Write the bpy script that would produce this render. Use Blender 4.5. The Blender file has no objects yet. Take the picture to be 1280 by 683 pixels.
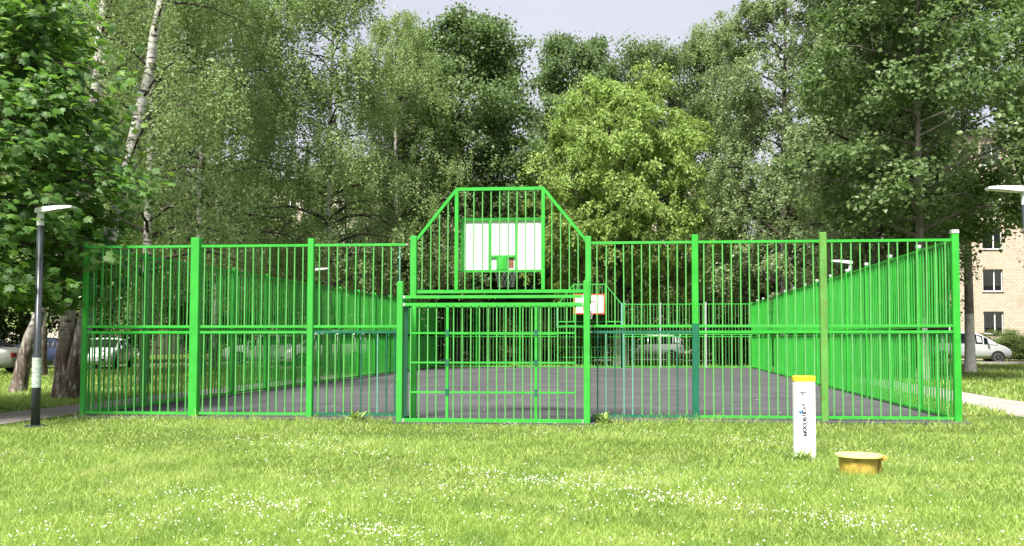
import bpy, bmesh, math, random
import numpy as np
from mathutils import Vector, Matrix

# ------------------------------------------------------------------ camera, sky, sun, exposure
SC = bpy.context.scene
COL = SC.collection
R = math.radians
cam_d = bpy.data.cameras.new('camera'); cam = bpy.data.objects.new('camera', cam_d); COL.objects.link(cam)
cam.location = (0, 0, 1.4)
cam.rotation_euler = (R(90 + 2.539), 0, R(4.619))
cam_d.sensor_width = 36; cam_d.lens = 36 * 1150 / 1280
cam_d.shift_x = -68 / 1280; cam_d.shift_y = 31.5 / 1280
cam_d.clip_start = 0.1; cam_d.clip_end = 2000
SC.camera = cam

SUN_EL, SUN_AZ = 58, 194          # hazy sun high behind the viewer, a little to the left (azimuth clockwise from +Y)
W = bpy.data.worlds.new('World'); SC.world = W; W.use_nodes = True
nt = W.node_tree; nt.nodes.clear()
wo = nt.nodes.new('ShaderNodeOutputWorld'); bg = nt.nodes.new('ShaderNodeBackground')
sky = nt.nodes.new('ShaderNodeTexSky'); sky.sky_type = 'NISHITA'; sky.sun_disc = False
sky.sun_elevation = R(SUN_EL); sky.sun_rotation = R(SUN_AZ); sky.air_density = 1.5; sky.dust_density = 3
tcw = nt.nodes.new('ShaderNodeTexCoord'); mpw = nt.nodes.new('ShaderNodeMapping'); mpw.inputs['Scale'].default_value = (1, 1, 3)
nzw = nt.nodes.new('ShaderNodeTexNoise'); nzw.inputs['Scale'].default_value = 2.2; nzw.inputs['Detail'].default_value = 5
rmp = nt.nodes.new('ShaderNodeValToRGB')
rmp.color_ramp.elements[0].position = .3; rmp.color_ramp.elements[0].color = (4.3, 4.35, 5.1, 1)
rmp.color_ramp.elements[1].position = .75; rmp.color_ramp.elements[1].color = (5.6, 5.6, 6.1, 1)
mxw = nt.nodes.new('ShaderNodeMixRGB'); mxw.inputs[0].default_value = .85
L = nt.links
L.new(tcw.outputs['Generated'], mpw.inputs[0]); L.new(mpw.outputs[0], nzw.inputs['Vector']); L.new(nzw.outputs['Fac'], rmp.inputs[0])
L.new(sky.outputs[0], mxw.inputs[1]); L.new(rmp.outputs[0], mxw.inputs[2]); L.new(mxw.outputs[0], bg.inputs[0])
bg.inputs[1].default_value = 0.066; L.new(bg.outputs[0], wo.inputs[0])

sun_d = bpy.data.lights.new('sun', 'SUN'); sun = bpy.data.objects.new('sun', sun_d); COL.objects.link(sun)
sun_d.energy = 4.6; sun_d.angle = R(14); sun_d.color = (1, .965, .9)
sd = Vector((math.sin(R(SUN_AZ)) * math.cos(R(SUN_EL)), math.cos(R(SUN_AZ)) * math.cos(R(SUN_EL)), math.sin(R(SUN_EL))))
sun.rotation_euler = sd.to_track_quat('Z', 'Y').to_euler(); sun.location = (-10, -20, 40)

SC.view_settings.view_transform = 'Standard'; SC.view_settings.look = 'None'
SC.view_settings.exposure = 1.35; SC.view_settings.gamma = 1; SC.view_settings.use_curve_mapping = False
SC.render.engine = 'CYCLES'
SC.cycles.max_bounces = 8; SC.cycles.diffuse_bounces = 4; SC.cycles.transmission_bounces = 5; SC.cycles.glossy_bounces = 3
SC.cycles.caustics_reflective = False; SC.cycles.caustics_refractive = False

random.seed(4); rng = np.random.default_rng(11)

# ------------------------------------------------------------------ materials
class NT:
    def __init__(s, name):
        s.m = bpy.data.materials.new(name); s.m.use_nodes = True
        s.t = s.m.node_tree; s.b = s.t.nodes['Principled BSDF']; s.o = s.t.nodes['Material Output']
    def n(s, k, **kw):
        nd = s.t.nodes.new('ShaderNode' + k)
        for a, v in kw.items():
            if a in nd.inputs: nd.inputs[a].default_value = v
            else: setattr(nd, a, v)
        return nd
    def l(s, a, b): s.t.links.new(a, b)
    def coord(s, scale=(1, 1, 1), kind='Object'):
        tc = s.n('TexCoord'); mp = s.n('Mapping'); mp.inputs['Scale'].default_value = scale
        s.l(tc.outputs[kind], mp.inputs[0]); return mp.outputs[0]
    def noise(s, scale, vec=None, detail=4, rough=.55):
        nd = s.n('TexNoise'); nd.inputs['Scale'].default_value = scale; nd.inputs['Detail'].default_value = detail
        nd.inputs['Roughness'].default_value = rough
        if vec is not None: s.l(vec, nd.inputs['Vector'])
        return nd.outputs['Fac']
    def ramp(s, fac, stops):
        nd = s.n('ValToRGB'); cr = nd.color_ramp
        while len(cr.elements) < len(stops): cr.elements.new(.5)
        for e, (p, c) in zip(cr.elements, stops):
            e.position = p; e.color = (*c, 1) if len(c) == 3 else c
        s.l(fac, nd.inputs[0]); return nd.outputs[0]
    def mix(s, fac, a, b, mode='MIX'):
        nd = s.n('MixRGB'); nd.blend_type = mode
        for i, v in ((0, fac), (1, a), (2, b)):
            if isinstance(v, (int, float)): nd.inputs[i].default_value = v
            elif isinstance(v, tuple): nd.inputs[i].default_value = (*v, 1)
            else: s.l(v, nd.inputs[i])
        return nd.outputs[0]
    def bump(s, h, strength=.3, dist=.01):
        nd = s.n('Bump'); nd.inputs['Strength'].default_value = strength; nd.inputs['Distance'].default_value = dist
        s.l(h, nd.inputs['Height']); s.l(nd.outputs[0], s.b.inputs['Normal'])
    def col(s, c):
        if isinstance(c, tuple): s.b.inputs['Base Color'].default_value = (*c, 1)
        else: s.l(c, s.b.inputs['Base Color'])
    def set(s, rough=.5, metal=0, spec=.5):
        s.b.inputs['Roughness'].default_value = rough; s.b.inputs['Metallic'].default_value = metal
        s.b.inputs['Specular IOR Level'].default_value = spec; return s.m

def plain(name, c, rough=.5, metal=0, var=.12, scale=8, bump=0):
    n = NT(name); v = n.coord(); f = n.noise(scale, v)
    d = tuple(x * (1 - var) for x in c); u = tuple(min(1, x * (1 + var)) for x in c)
    n.col(n.ramp(f, [(.3, d), (.7, u)]))
    if bump: n.bump(n.noise(scale * 6, v), bump)
    return n.set(rough, metal)

def paint(name, c, chip=(.55, .6, .55), thr=.7, rust=None):
    """painted steel: slight fading, small chips down to the zinc"""
    n = NT(name); g = n.n('NewGeometry')
    f = n.noise(3, g.outputs['Position']); f2 = n.noise(38, g.outputs['Position'], 6, .7)
    a = n.ramp(f, [(.3, tuple(x * .82 for x in c)), (.7, tuple(min(1, x * 1.12 + .006) for x in c))])
    oi = n.n('ObjectInfo')
    a = n.mix(n.ramp(oi.outputs['Random'], [(0, (0, 0, 0)), (1, (.42, .42, .42))]), a, tuple(min(1, x * .72 + .05) for x in c))
    a = n.mix(n.ramp(f2, [(thr, (0, 0, 0)), (thr + .03, (1, 1, 1))]), a, chip)
    if rust:
        f3 = n.noise(9, g.outputs['Position'], 6, .7)
        a = n.mix(n.ramp(f3, [(.5, (0, 0, 0)), (.72, (.75, .75, .75))]), a, rust)
    n.col(a); n.bump(f2, .08, .004)
    return n.set(.5, 0, .4)

def leafmat(name, a, b, c, transl=.32, rough=.45, scale=.5, spec=.45, clump=.7):
    n = NT(name); g = n.n('NewGeometry')
    vec = n.coord()
    base = n.ramp(g.outputs['Random Per Island'], [(0, a), (.55, b), (1, c)])
    f = n.noise(scale, vec, 3)
    base = n.mix(n.ramp(f, [(.35, (0, 0, 0)), (.65, (clump,) * 3)]), base, tuple((x * 1.2 + .01) for x in b))
    if name == 'grass_blades':      # clover-dark and straw-pale patches across the lawn
        base = n.mix(n.ramp(n.noise(1.3, vec, 5, .65), [(.46, (0, 0, 0)), (.62, (.5, .5, .5))]), base, (.10, .21, .04))
        base = n.mix(n.ramp(n.noise(.9, n.coord((1.3, .8, 1)), 5, .65), [(.50, (0, 0, 0)), (.68, (.55, .55, .55))]), base, (.52, .56, .20))
    n.col(base); n.set(rough, 0, spec)
    tr = n.n('BsdfTranslucent'); n.l(n.mix(.35, base, tuple(min(1, y * 1.4) for y in (c[0] * .9, c[1], c[2] * .7))), tr.inputs[0])
    ms = n.n('MixShader'); ms.inputs[0].default_value = transl
    n.l(n.b.outputs[0], ms.inputs[1]); n.l(tr.outputs[0], ms.inputs[2]); n.l(ms.outputs[0], n.o.inputs[0])
    return n.m

M = {}
GREEN = (.026, .38, .028); DARKG = (.004, .125, .062)
M['green'] = paint('green_paint', GREEN)
M['green_old'] = paint('green_paint_worn', (.10, .30, .05), (.5, .5, .42), .66, (.16, .10, .04))
M['green_bar'] = paint('brightened_green_paint', (.10, .40, .085), (.55, .6, .55), .68)  # same green made paler: highlights and crispness of thin bars put into the colour
M['dark'] = paint('dark_green_paint', DARKG, (.25, .4, .36), .66)
M['pale'] = paint('pale_green_primer', (.13, .38, .27), (.6, .65, .62), .64)
M['zinc'] = plain('zinc_steel', (.62, .64, .63), .35, .6, .15, 20)
M['white_panel'] = plain('white_board', (.80, .80, .80), .35, 0, .03, 6)
M['orange_red'] = plain('red_orange_paint', (.62, .10, .04), .45, 0, .15, 12)
M['plywood'] = plain('bare_plywood', (.22, .10, .05), .8, 0, .5, 30)
M['net'] = plain('net_cord', (.62, .62, .60), .8)
M['lamp_pole'] = plain('dark_grey_pole_paint', (.035, .043, .05), .32, 0, .2, 6)
M['lamp_head'] = plain('light_grey_lamp_paint', (.66, .67, .68), .3, 0, .05, 6)
M['lamp_glass'] = plain('lamp_diffuser', (.7, .7, .66), .2)
M['sticker'] = plain('weathered_paper', (.42, .50, .42), .7, 0, .35, 25)
M['post_white'] = plain('white_plastic', (.83, .83, .83), .4, 0, .02, 12)
M['post_yellow'] = plain('yellow_plastic', (.80, .56, .02), .4, 0, .08, 10)
M['ink_blue'] = plain('blue_print', (.03, .16, .42), .5); M['ink_black'] = plain('black_print', (.03, .03, .04), .5)
M['ink_navy'] = plain('navy_print', (.012, .018, .05), .5); M['ink_grey'] = plain('faded_print', (.52, .53, .55), .5)
n = NT('yellow_cover_paint'); v = n.coord(); f = n.noise(14, v, 6, .7)
n.col(n.ramp(f, [(.32, (.26, .16, .03)), (.5, (.46, .33, .055)), (.75, (.58, .45, .11))])); n.bump(f, .4, .01); M['cover'] = n.set(.5)
n = NT('yellow_lid_paint'); v = n.coord(); f = n.noise(30, v, 6, .7)
n.col(n.ramp(f, [(.25, (.46, .30, .05)), (.40, (.74, .64, .18)), (.8, (.82, .74, .34))])); n.bump(f, .3, .008); M['lid'] = n.set(.5)

# ground
n = NT('soil_and_turf'); v = n.coord()
f = n.noise(.35, v, 5); f2 = n.noise(28, v, 6, .7)
a = n.ramp(f, [(.3, (.07, .105, .018)), (.7, (.11, .15, .03))])
n.col(n.mix(n.ramp(f2, [(.35, (0, 0, 0)), (.7, (.75, .75, .75))]), a, (.05, .075, .014))); n.bump(f2, .8, .05); M['turf'] = n.set(.9, 0, .15)
n = NT('asphalt_court'); v = n.coord()
f = n.noise(.5, v, 6, .6); f2 = n.noise(160, v, 3, .7); f3 = n.noise(2.2, n.coord((.25, 1.6, 1)), 5, .65)
a = n.ramp(f, [(.3, (.030, .031, .033)), (.66, (.074, .075, .077))])
a = n.mix(n.ramp(f3, [(.45, (0, 0, 0)), (.75, (.5, .5, .5))]), a, (.042, .042, .047))
a = n.mix(n.ramp(f2, [(.35, (0, 0, 0)), (.75, (.55, .55, .55))]), a, (.115, .116, .114))
vo = n.n('TexVoronoi'); vo.feature = 'DISTANCE_TO_EDGE'; vo.inputs['Scale'].default_value = .32; n.l(v, vo.inputs['Vector'])
nzv = n.n('TexNoise'); nzv.inputs['Scale'].default_value = 3; 
ad = n.n('VectorMath', operation='ADD'); n.l(v, nzv.inputs['Vector']); n.l(v, ad.inputs[0]); n.l(nzv.outputs['Color'], ad.inputs[1]); n.l(ad.outputs[0], vo.inputs['Vector'])
a = n.mix(n.ramp(vo.outputs['Distance'], [(0, (.8, .8, .8)), (.012, (0, 0, 0))]), a, (.022, .022, .024))
n.col(a); n.bump(f2, .35, .006); M['asphalt'] = n.set(.85, 0, .3)
n = NT('path_surface'); v = n.coord(); f = n.noise(1.2, v, 6); f2 = n.noise(90, v, 3)
a = n.ramp(f, [(.3, (.27, .235, .215)), (.7, (.36, .325, .30))])
n.col(n.mix(n.ramp(f2, [(.4, (0, 0, 0)), (.75, (.4, .4, .4))]), a, (.2, .18, .17))); n.bump(f2, .3, .006); M['path'] = n.set(.9, 0, .2)
M['road'] = plain('old_asphalt', (.085, .083, .08), .9, 0, .2, 2, .3)
M['kerb'] = plain('concrete_kerb', (.36, .34, .31), .85, 0, .2, 7, .3)
M['grass'] = leafmat('grass_blades', (.10, .18, .024), (.27, .40, .062), (.60, .72, .25), .38, .5, .55, .3, .3)
M['clover'] = plain('clover_petals', (.78, .76, .70), .7, 0, .1)
M['weed'] = leafmat('weed_leaves', (.10, .18, .03), (.18, .29, .05), (.32, .42, .10), .3, .5, 2)

# leaves
M['maple_near'] = leafmat('maple_leaves', (.032, .078, .018), (.070, .160, .028), (.24, .43, .045), .42, .5, .75, .45)
M['maple_dark'] = leafmat('dark_maple_leaves', (.052, .092, .030), (.105, .17, .052), (.21, .30, .10), .42, .45, .35)
M['linden'] = leafmat('linden_leaves', (.055, .092, .030), (.108, .165, .050), (.21, .28, .09), .42, .45, .35)
M['birch_l'] = leafmat('birch_leaves', (.105, .165, .052), (.20, .285, .094), (.38, .47, .21), .42, .45, .4)
M['poplar_l'] = leafmat('poplar_leaves', (.10, .15, .058), (.195, .262, .108), (.38, .45, .23), .40, .42, .4)
M['boxelder_l'] = leafmat('ash_maple_leaves', (.13, .21, .042), (.24, .345, .075), (.43, .53, .17), .42, .5, .5)
M['bush_l'] = leafmat('shrub_leaves', (.06, .10, .022), (.12, .18, .04), (.21, .28, .08), .38, .5, .6)

n = NT('dark_bark'); v = n.coord((1, 1, .18)); f = n.noise(14, v, 6, .7)
n.col(n.ramp(f, [(.3, (.028, .022, .018)), (.6, (.085, .07, .058)), (.8, (.17, .15, .125))])); n.bump(f, .9, .03); M['bark'] = n.set(.9, 0, .2)
n = NT('grey_bark'); v = n.coord((1, 1, .3)); f = n.noise(10, v, 6, .7)
n.col(n.ramp(f, [(.3, (.07, .062, .05)), (.6, (.17, .155, .13)), (.8, (.26, .24, .21))])); n.bump(f, .7, .02); M['bark_grey'] = n.set(.9, 0, .2)
n = NT('whitewash'); v = n.coord(); f = n.noise(9, v, 6, .7)
n.col(n.ramp(f, [(.3, (.24, .22, .19)), (.5, (.42, .40, .36)), (.8, (.55, .53, .49))])); n.bump(f, .5, .02); M['whitewash'] = n.set(.9, 0, .2)
n = NT('birch_bark'); tc = n.n('TexCoord'); sp = n.n('SeparateXYZ'); n.l(tc.outputs['Object'], sp.inputs[0])
v = n.coord((1.3, 1.3, 7)); f = n.noise(2.2, v, 5, .6); f3 = n.noise(1.7, n.coord((1, 1, 1.3)), 4, .6); f2 = n.noise(12, n.coord((1, 1, .25)), 6, .7)
white = n.ramp(f, [(.38, (.04, .035, .03)), (.46, (.50, .47, .43)), (.7, (.68, .66, .62))])
white = n.mix(n.ramp(f3, [(.56, (0, 0, 0)), (.62, (.9, .9, .9))]), white, (.06, .052, .045))
rough = n.ramp(f2, [(.3, (.022, .016, .012)), (.45, (.10, .068, .048)), (.56, (.17, .14, .115)), (.64, (.52, .49, .44))])
mr = n.n('MapRange'); mr.inputs['From Min'].default_value = 1.0; mr.inputs['From Max'].default_value = 3.2; n.l(sp.outputs['Z'], mr.inputs['Value'])
n.col(n.mix(mr.outputs[0], rough, white)); n.bump(f2, .6, .03); M['birch_bark'] = n.set(.8, 0, .3)

# buildings
n = NT('cream_brick'); v = n.coord()
sw = n.n('SeparateXYZ'); n.l(v, sw.inputs[0]); cb = n.n('CombineXYZ'); n.l(sw.outputs['X'], cb.inputs['X']); n.l(sw.outputs['Z'], cb.inputs['Y'])
br = n.n('TexBrick'); n.l(cb.outputs[0], br.inputs['Vector'])
br.inputs['Scale'].default_value = 1; br.inputs['Brick Width'].default_value = .30; br.inputs['Row Height'].default_value = .15; br.inputs['Mortar Size'].default_value = .016
br.inputs['Color1'].default_value = (.60, .51, .40, 1); br.inputs['Color2'].default_value = (.49, .39, .29, 1); br.inputs['Mortar'].default_value = (.26, .21, .16, 1)
f = n.noise(.6, v, 5)
n.col(n.mix(n.ramp(f, [(.35, (0, 0, 0)), (.7, (.35, .35, .35))]), br.outputs[0], (.62, .52, .41))); n.bump(br.outputs['Fac'], -.6, .01); M['brick'] = n.set(.9, 0, .2)
M['plaster'] = plain('pink_cream_plaster', (.52, .45, .37), .9, 0, .1, 3)
M['frame_white'] = plain('white_window_frame', (.70, .70, .68), .5, 0, .05)
M['sill'] = plain('concrete_sill', (.45, .42, .38), .8)
M['roof'] = plain('grey_roof_felt', (.12, .11, .105), .9)
M['room'] = plain('dim_room', (.06, .055, .05), .9); M['curtain'] = plain('lace_curtain', (.78, .76, .72), .9)
n = NT('window_glass'); tr = n.n('BsdfTransparent'); gl = n.n('BsdfGlossy'); gl.inputs['Roughness'].default_value = .03
fr = n.n('Fresnel'); fr.inputs[0].default_value = 1.6; ms = n.n('MixShader')
n.l(fr.outputs[0], ms.inputs[0]); n.l(tr.outputs[0], ms.inputs[1]); n.l(gl.outputs[0], ms.inputs[2]); n.l(ms.outputs[0], n.o.inputs[0]); M['glass'] = n.m

# cars
def carpaint(name, c, metal=.0):
    n = NT(name); n.col(c); n.b.inputs['Coat Weight'].default_value = .7; n.b.inputs['Coat Roughness'].default_value = .06
    return n.set(.35, metal)
M['car_white'] = carpaint('white_car_paint', (.74, .74, .74)); M['car_silver'] = carpaint('silver_car_paint', (.55, .56, .56), .15)
M['car_blue'] = carpaint('dark_blue_car_paint', (.012, .02, .055)); M['car_beige'] = carpaint('silver_beige_car_paint', (.46, .46, .42), .25)
n = NT('car_glass'); n.col((.012, .015, .017)); M['car_glass'] = n.set(.06, 0, .7)
n = NT('black_rubber'); n.col((.02, .02, .02)); M['rubber'] = n.set(.8)
n = NT('alloy'); n.col((.5, .5, .5)); M['alloy'] = n.set(.3, .8)
n = NT('headlight_lens'); n.col((.7, .72, .75)); M['headlight'] = n.set(.08, .2)
n = NT('tail_lens'); n.col((.45, .02, .015)); M['tail'] = n.set(.15)
n = NT('number_plate'); n.col((.7, .7, .7)); M['plate'] = n.set(.4)

# ------------------------------------------------------------------ mesh helpers
class MB:
    """collects boxes, bars and tubes, builds one mesh object"""
    def __init__(s): s.v = []; s.f = []; s.mi = []
    def add(s, vs, fs, mi=0):
        o = len(s.v); s.v += [tuple(p) for p in vs]; s.f += [tuple(i + o for i in f) for f in fs]; s.mi += [mi] * len(fs); return s
    def box(s, x0, x1, y0, y1, z0, z1, mi=0):
        vs = [(x, y, z) for z in (z0, z1) for y in (y0, y1) for x in (x0, x1)]
        return s.add(vs, [(0, 2, 3, 1), (4, 5, 7, 6), (0, 1, 5, 4), (2, 6, 7, 3), (0, 4, 6, 2), (1, 3, 7, 5)], mi)
    def cbox(s, x0, x1, y0, y1, z0, z1, c=.006, mi=0):
        """upright box with chamfered vertical edges and top"""
        def ring(k, z): return [(x0 + k + c, y0 + k, z), (x1 - k - c, y0 + k, z), (x1 - k, y0 + k + c, z), (x1 - k, y1 - k - c, z), (x1 - k - c, y1 - k, z), (x0 + k + c, y1 - k, z), (x0 + k, y1 - k - c, z), (x0 + k, y0 + k + c, z)]
        vs = ring(0, z0) + ring(0, z1 - c) + ring(c, z1)
        fs = [tuple(reversed(range(8))), tuple(range(16, 24))]
        for r_ in (0, 8):
            for i in range(8): fs.append((r_ + i, r_ + (i + 1) % 8, r_ + 8 + (i + 1) % 8, r_ + 8 + i))
        return s.add(vs, fs, mi)
    def tube(s, pts, rad, n=8, mi=0, caps=True, flat=None):
        pts = [Vector(p) for p in pts]; rad = rad if isinstance(rad, (list, tuple)) else [rad] * len(pts)
        o = len(s.v); vs = []; up = None
        for i, p in enumerate(pts):
            t = (pts[min(i + 1, len(pts) - 1)] - pts[max(i - 1, 0)]).normalized()
            if up is None: up = Vector((0, 0, 1)) if abs(t.z) < .9 else Vector((1, 0, 0))
            a = t.cross(up).normalized(); b = a.cross(t).normalized(); up = b
            for k in range(n):
                an = 2 * math.pi * (k + .5) / n
                vs.append(p + a * (rad[i] * math.cos(an)) + b * (rad[i] * math.sin(an)))
        fs = []
        for i in range(len(pts) - 1):
            for k in range(n):
                fs.append((i * n + k, i * n + (k + 1) % n, (i + 1) * n + (k + 1) % n, (i + 1) * n + k))
        if caps: fs += [tuple(reversed(range(n))), tuple(range((len(pts) - 1) * n, len(pts) * n))]
        return s.add(vs, fs, mi)
    def beam(s, p, q, w, h, mi=0):
        """rectangular bar from p to q, w wide across, h tall"""
        p = Vector(p); q = Vector(q); t = (q - p).normalized()
        u = Vector((0, 0, 1)) if abs(t.z) < .99 else Vector((0, 1, 0))
        a = t.cross(u).normalized() * w / 2; b = a.cross(t).normalized() * h / 2
        vs = [c + sa * a + sb * b for c in (p, q) for sb in (-1, 1) for sa in (-1, 1)]
        return s.add(vs, [(0, 1, 3, 2), (4, 6, 7, 5), (0, 4, 5, 1), (2, 3, 7, 6), (0, 2, 6, 4), (1, 5, 7, 3)], mi)
    def mesh(s, name, mats, smooth=False):
        me = bpy.data.meshes.new(name); me.from_pydata(s.v, [], s.f)
        for m in (mats if isinstance(mats, (list, tuple)) else [mats]): me.materials.append(M[m])
        me.polygons.foreach_set('material_index', s.mi)
        if smooth: me.polygons.foreach_set('use_smooth', [True] * len(s.f))
        me.update(); return me
    def build(s, name, mats, parent=None, loc=None, smooth=False):
        return link(name, s.mesh(name, mats, smooth), parent, loc)

def link(name, data, parent=None, loc=None, rot=None):
    o = bpy.data.objects.new(name, data); COL.objects.link(o)
    if parent is not None: o.parent = parent
    if loc is not None: o.location = loc
    if rot is not None: o.rotation_euler = rot
    return o
def tag(o, label=None, cat=None, group=None, kind=None):
    for k, v in (('label', label), ('category', cat), ('group', group), ('kind', kind)):
        if v: o[k] = v
    return o
def thing(name, label, cat, loc=(0, 0, 0), rz=0, group=None):
    return tag(link(name, None, None, loc, (0, 0, rz)), label, cat, group)
def npmesh(name, verts, faces, mats, mi=None, smooth=False):
    """fast mesh from numpy; faces is an (n,3) or (n,4) array"""
    me = bpy.data.meshes.new(name); k = faces.shape[1]; nf = len(faces)
    me.vertices.add(len(verts)); me.vertices.foreach_set('co', np.ascontiguousarray(verts, dtype=np.float32).ravel())
    me.loops.add(nf * k); me.loops.foreach_set('vertex_index', np.ascontiguousarray(faces, dtype=np.int32).ravel())
    me.polygons.add(nf); me.polygons.foreach_set('loop_start', np.arange(0, nf * k, k, dtype=np.int32))
    for m in (mats if isinstance(mats, (list, tuple)) else [mats]): me.materials.append(M[m])
    if mi is not None: me.polygons.foreach_set('material_index', np.asarray(mi, dtype=np.int32))
    me.polygons.foreach_set('use_smooth', np.full(nf, smooth))
    me.update(calc_edges=True); me.validate(); return me
def copy_tree(o, parent=None):
    c = o.copy(); COL.objects.link(c)
    if parent is not None: c.parent = parent
    for ch in [x for x in o.children]: copy_tree(ch, c)
    return c

# ------------------------------------------------------------------ ground, court, paths, road
def struct(o): return tag(o, kind='structure')
Y0, DEPTH, XL, XR = 15.7, 28.0, -9.9, 5.2
Y1 = Y0 + DEPTH
g = bmesh.new()
# one sheet to the horizon, finer and gently uneven near the camera
gx = [-700, -200, -80] + list(np.linspace(-40, 40, 81)) + [80, 200, 700]
gy = [-300, -60, -10] + list(np.linspace(0, 90, 91)) + [150, 300, 900]
def ground_z(x, y):
    if 0 < y < 60 and abs(x) < 40:
        k = min(1, max(0, (Y0 - .8 - y) / 2)) if XL - 3 < x < XR + 4 else 0
        return k * .03 * (math.sin(x * 1.1 + y * .6) + math.sin(y * 1.7 - x * .5)) * .6
    return 0
gv = [[g.verts.new((x, y, ground_z(x, y))) for x in gx] for y in gy]
for j in range(len(gy) - 1):
    for i in range(len(gx) - 1): g.faces.new((gv[j][i], gv[j][i + 1], gv[j + 1][i + 1], gv[j + 1][i]))
me = bpy.data.meshes.new('ground'); g.to_mesh(me); me.materials.append(M['turf']); g.free()
struct(link('ground', me))
struct(MB().cbox(XL - .16, XR + .16, Y0 - .2, Y1 + .2, -.1, .045, .012).build('court_pavement', 'asphalt'))
struct(MB().box(-4.12, -.76, Y0 - .75, Y0 - .205, -.1, .03).build('goal_apron', 'asphalt'))

def strip(name, pts, w, z, mat):
    """a flat band along a centre line"""
    vs = []; fs = []
    for i, p in enumerate(pts):
        a = Vector(pts[max(i - 1, 0)]); b = Vector(pts[min(i + 1, len(pts) - 1)]); t = (b - a).normalized(); nn = Vector((-t.y, t.x))
        jit = [random.uniform(-.05, .05) for _ in (0, 1)]
        for s_, j_ in zip((1, -1), jit):
            q = Vector(p) + nn * s_ * (w / 2 + j_); vs.append((q.x, q.y, z))
    for i in range(len(pts) - 1): fs.append((2 * i, 2 * i + 1, 2 * i + 3, 2 * i + 2))
    return struct(MB().add(vs, fs).build(name, mat))
strip('path', [(-11.2, y) for y in np.linspace(-4, 33, 40)] + [(-11.4, 34.5), (-12.2, 36), (-13.6, 38), (-15.5, 41), (-18, 45), (-21, 49), (-23.2, 52)], 1.55, .012, 'path')
strip('path', [(7.6, y) for y in np.linspace(-4, 53, 60)], 1.6, .012, 'path')
strip('road', [(-60, 41.5), (-45, 42.5), (-34, 43.5), (-28, 45.5), (-22, 51), (-16, 57.5), (-8, 61.0), (0, 61.5), (12, 59), (24, 57.3), (40, 57), (70, 57)], 5.6, .016, 'road')
strip('path', [(10, 45.6), (16, 45.2), (24, 45), (36, 45), (50, 45)], 1.2, .014, 'path')
kb = MB()
for k in range(40): kb.box(9 + k * 1.0, 9.985 + k * 1.0, 53.55, 53.68, -.05, .13)
tag(kb.build('kerb', 'kerb'), kind='structure')

# ------------------------------------------------------------------ fences
def cyl_mesh(name, length, rad, mat, n=8):
    key = (round(length, 3), rad, mat, n)
    if key not in cyl_mesh.c:
        cyl_mesh.c[key] = MB().tube([(0, 0, 0), (0, 0, length)], rad, n, caps=False).mesh(name, mat, True)
    return cyl_mesh.c[key]
cyl_mesh.c = {}
BR = .0125
ZL0, ZL1, ZU0, ZU1, ZP = .095, 1.52, 1.62, 3.045, 3.17
def post(parent, p, mats=('green',), w=.09, z1=ZP, cap=False, split=None, z0=0.0):
    mb = MB(); h = w / 2
    if split:
        mb.cbox(-h, h, -h, h, z0, split, .006, 1); mb.cbox(-h + .001, h - .001, -h + .001, h - .001, split + .001, z1, .006, 0)
    else: mb.cbox(-h, h, -h, h, z0, z1, .008, 0)
    o = mb.build('post', list(mats), parent, p)
    if cap: MB().cbox(-h - .006, h + .006, -h - .006, h + .006, z1 - .05, z1 + .012, .008).build('post_cap', 'zinc', o)
    return o
rail_cache = {}
def panel(parent, p, ang, length, z0, z1, nb, mat='green', barmats=None, joined=False, skip=(), step=None, off=None):
    """one welded panel: two rails and a row of round bars; p is its start, ang its direction"""
    o = link('fence_panel', None, parent, p, (0, 0, ang)); e = .055
    for z in (z0, z1):
        key = (round(length, 3), mat)
        if key not in rail_cache:
            rl = MB().box(e, length - e, -.018, .018, -.022, .022)
            for x, s_ in ((e, -1), (length - e, 1)): rl.box(min(x, x + s_ * .035), max(x, x + s_ * .035), -.008, .008, -.014, .014, 1)   # bolted lugs to the posts
            rail_cache[key] = rl.mesh('rail', [mat, 'zinc'])
        link('rail', rail_cache[key], o, (0, 0, z))
    st = step or length / (nb + 1); x0 = off if off is not None else st
    if joined:
        mb = MB()
        for i in range(nb):
            if i in skip: continue
            mb.tube([(x0 + i * st, 0, z0 + .02), (x0 + i * st, 0, z1 - .02)], .0165, 6, caps=False)
        tag(mb.build('bars', mat, o, smooth=True), kind='stuff')
    else:
        for i in range(nb):
            if i in skip: continue
            m_ = barmats[i] if barmats and i < len(barmats) and barmats[i] else mat
            if m_ == 'green' and ang == 0: m_ = 'green_bar'
            b = link('bar', cyl_mesh('bar', z1 - z0 - .04, BR if ang == 0 else .0165, m_), o, (x0 + i * st + random.uniform(-.004, .004), 0, z0 + .02))
            b.rotation_euler = (random.gauss(0, .002), random.gauss(0, .0025), 0)
    return o

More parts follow.
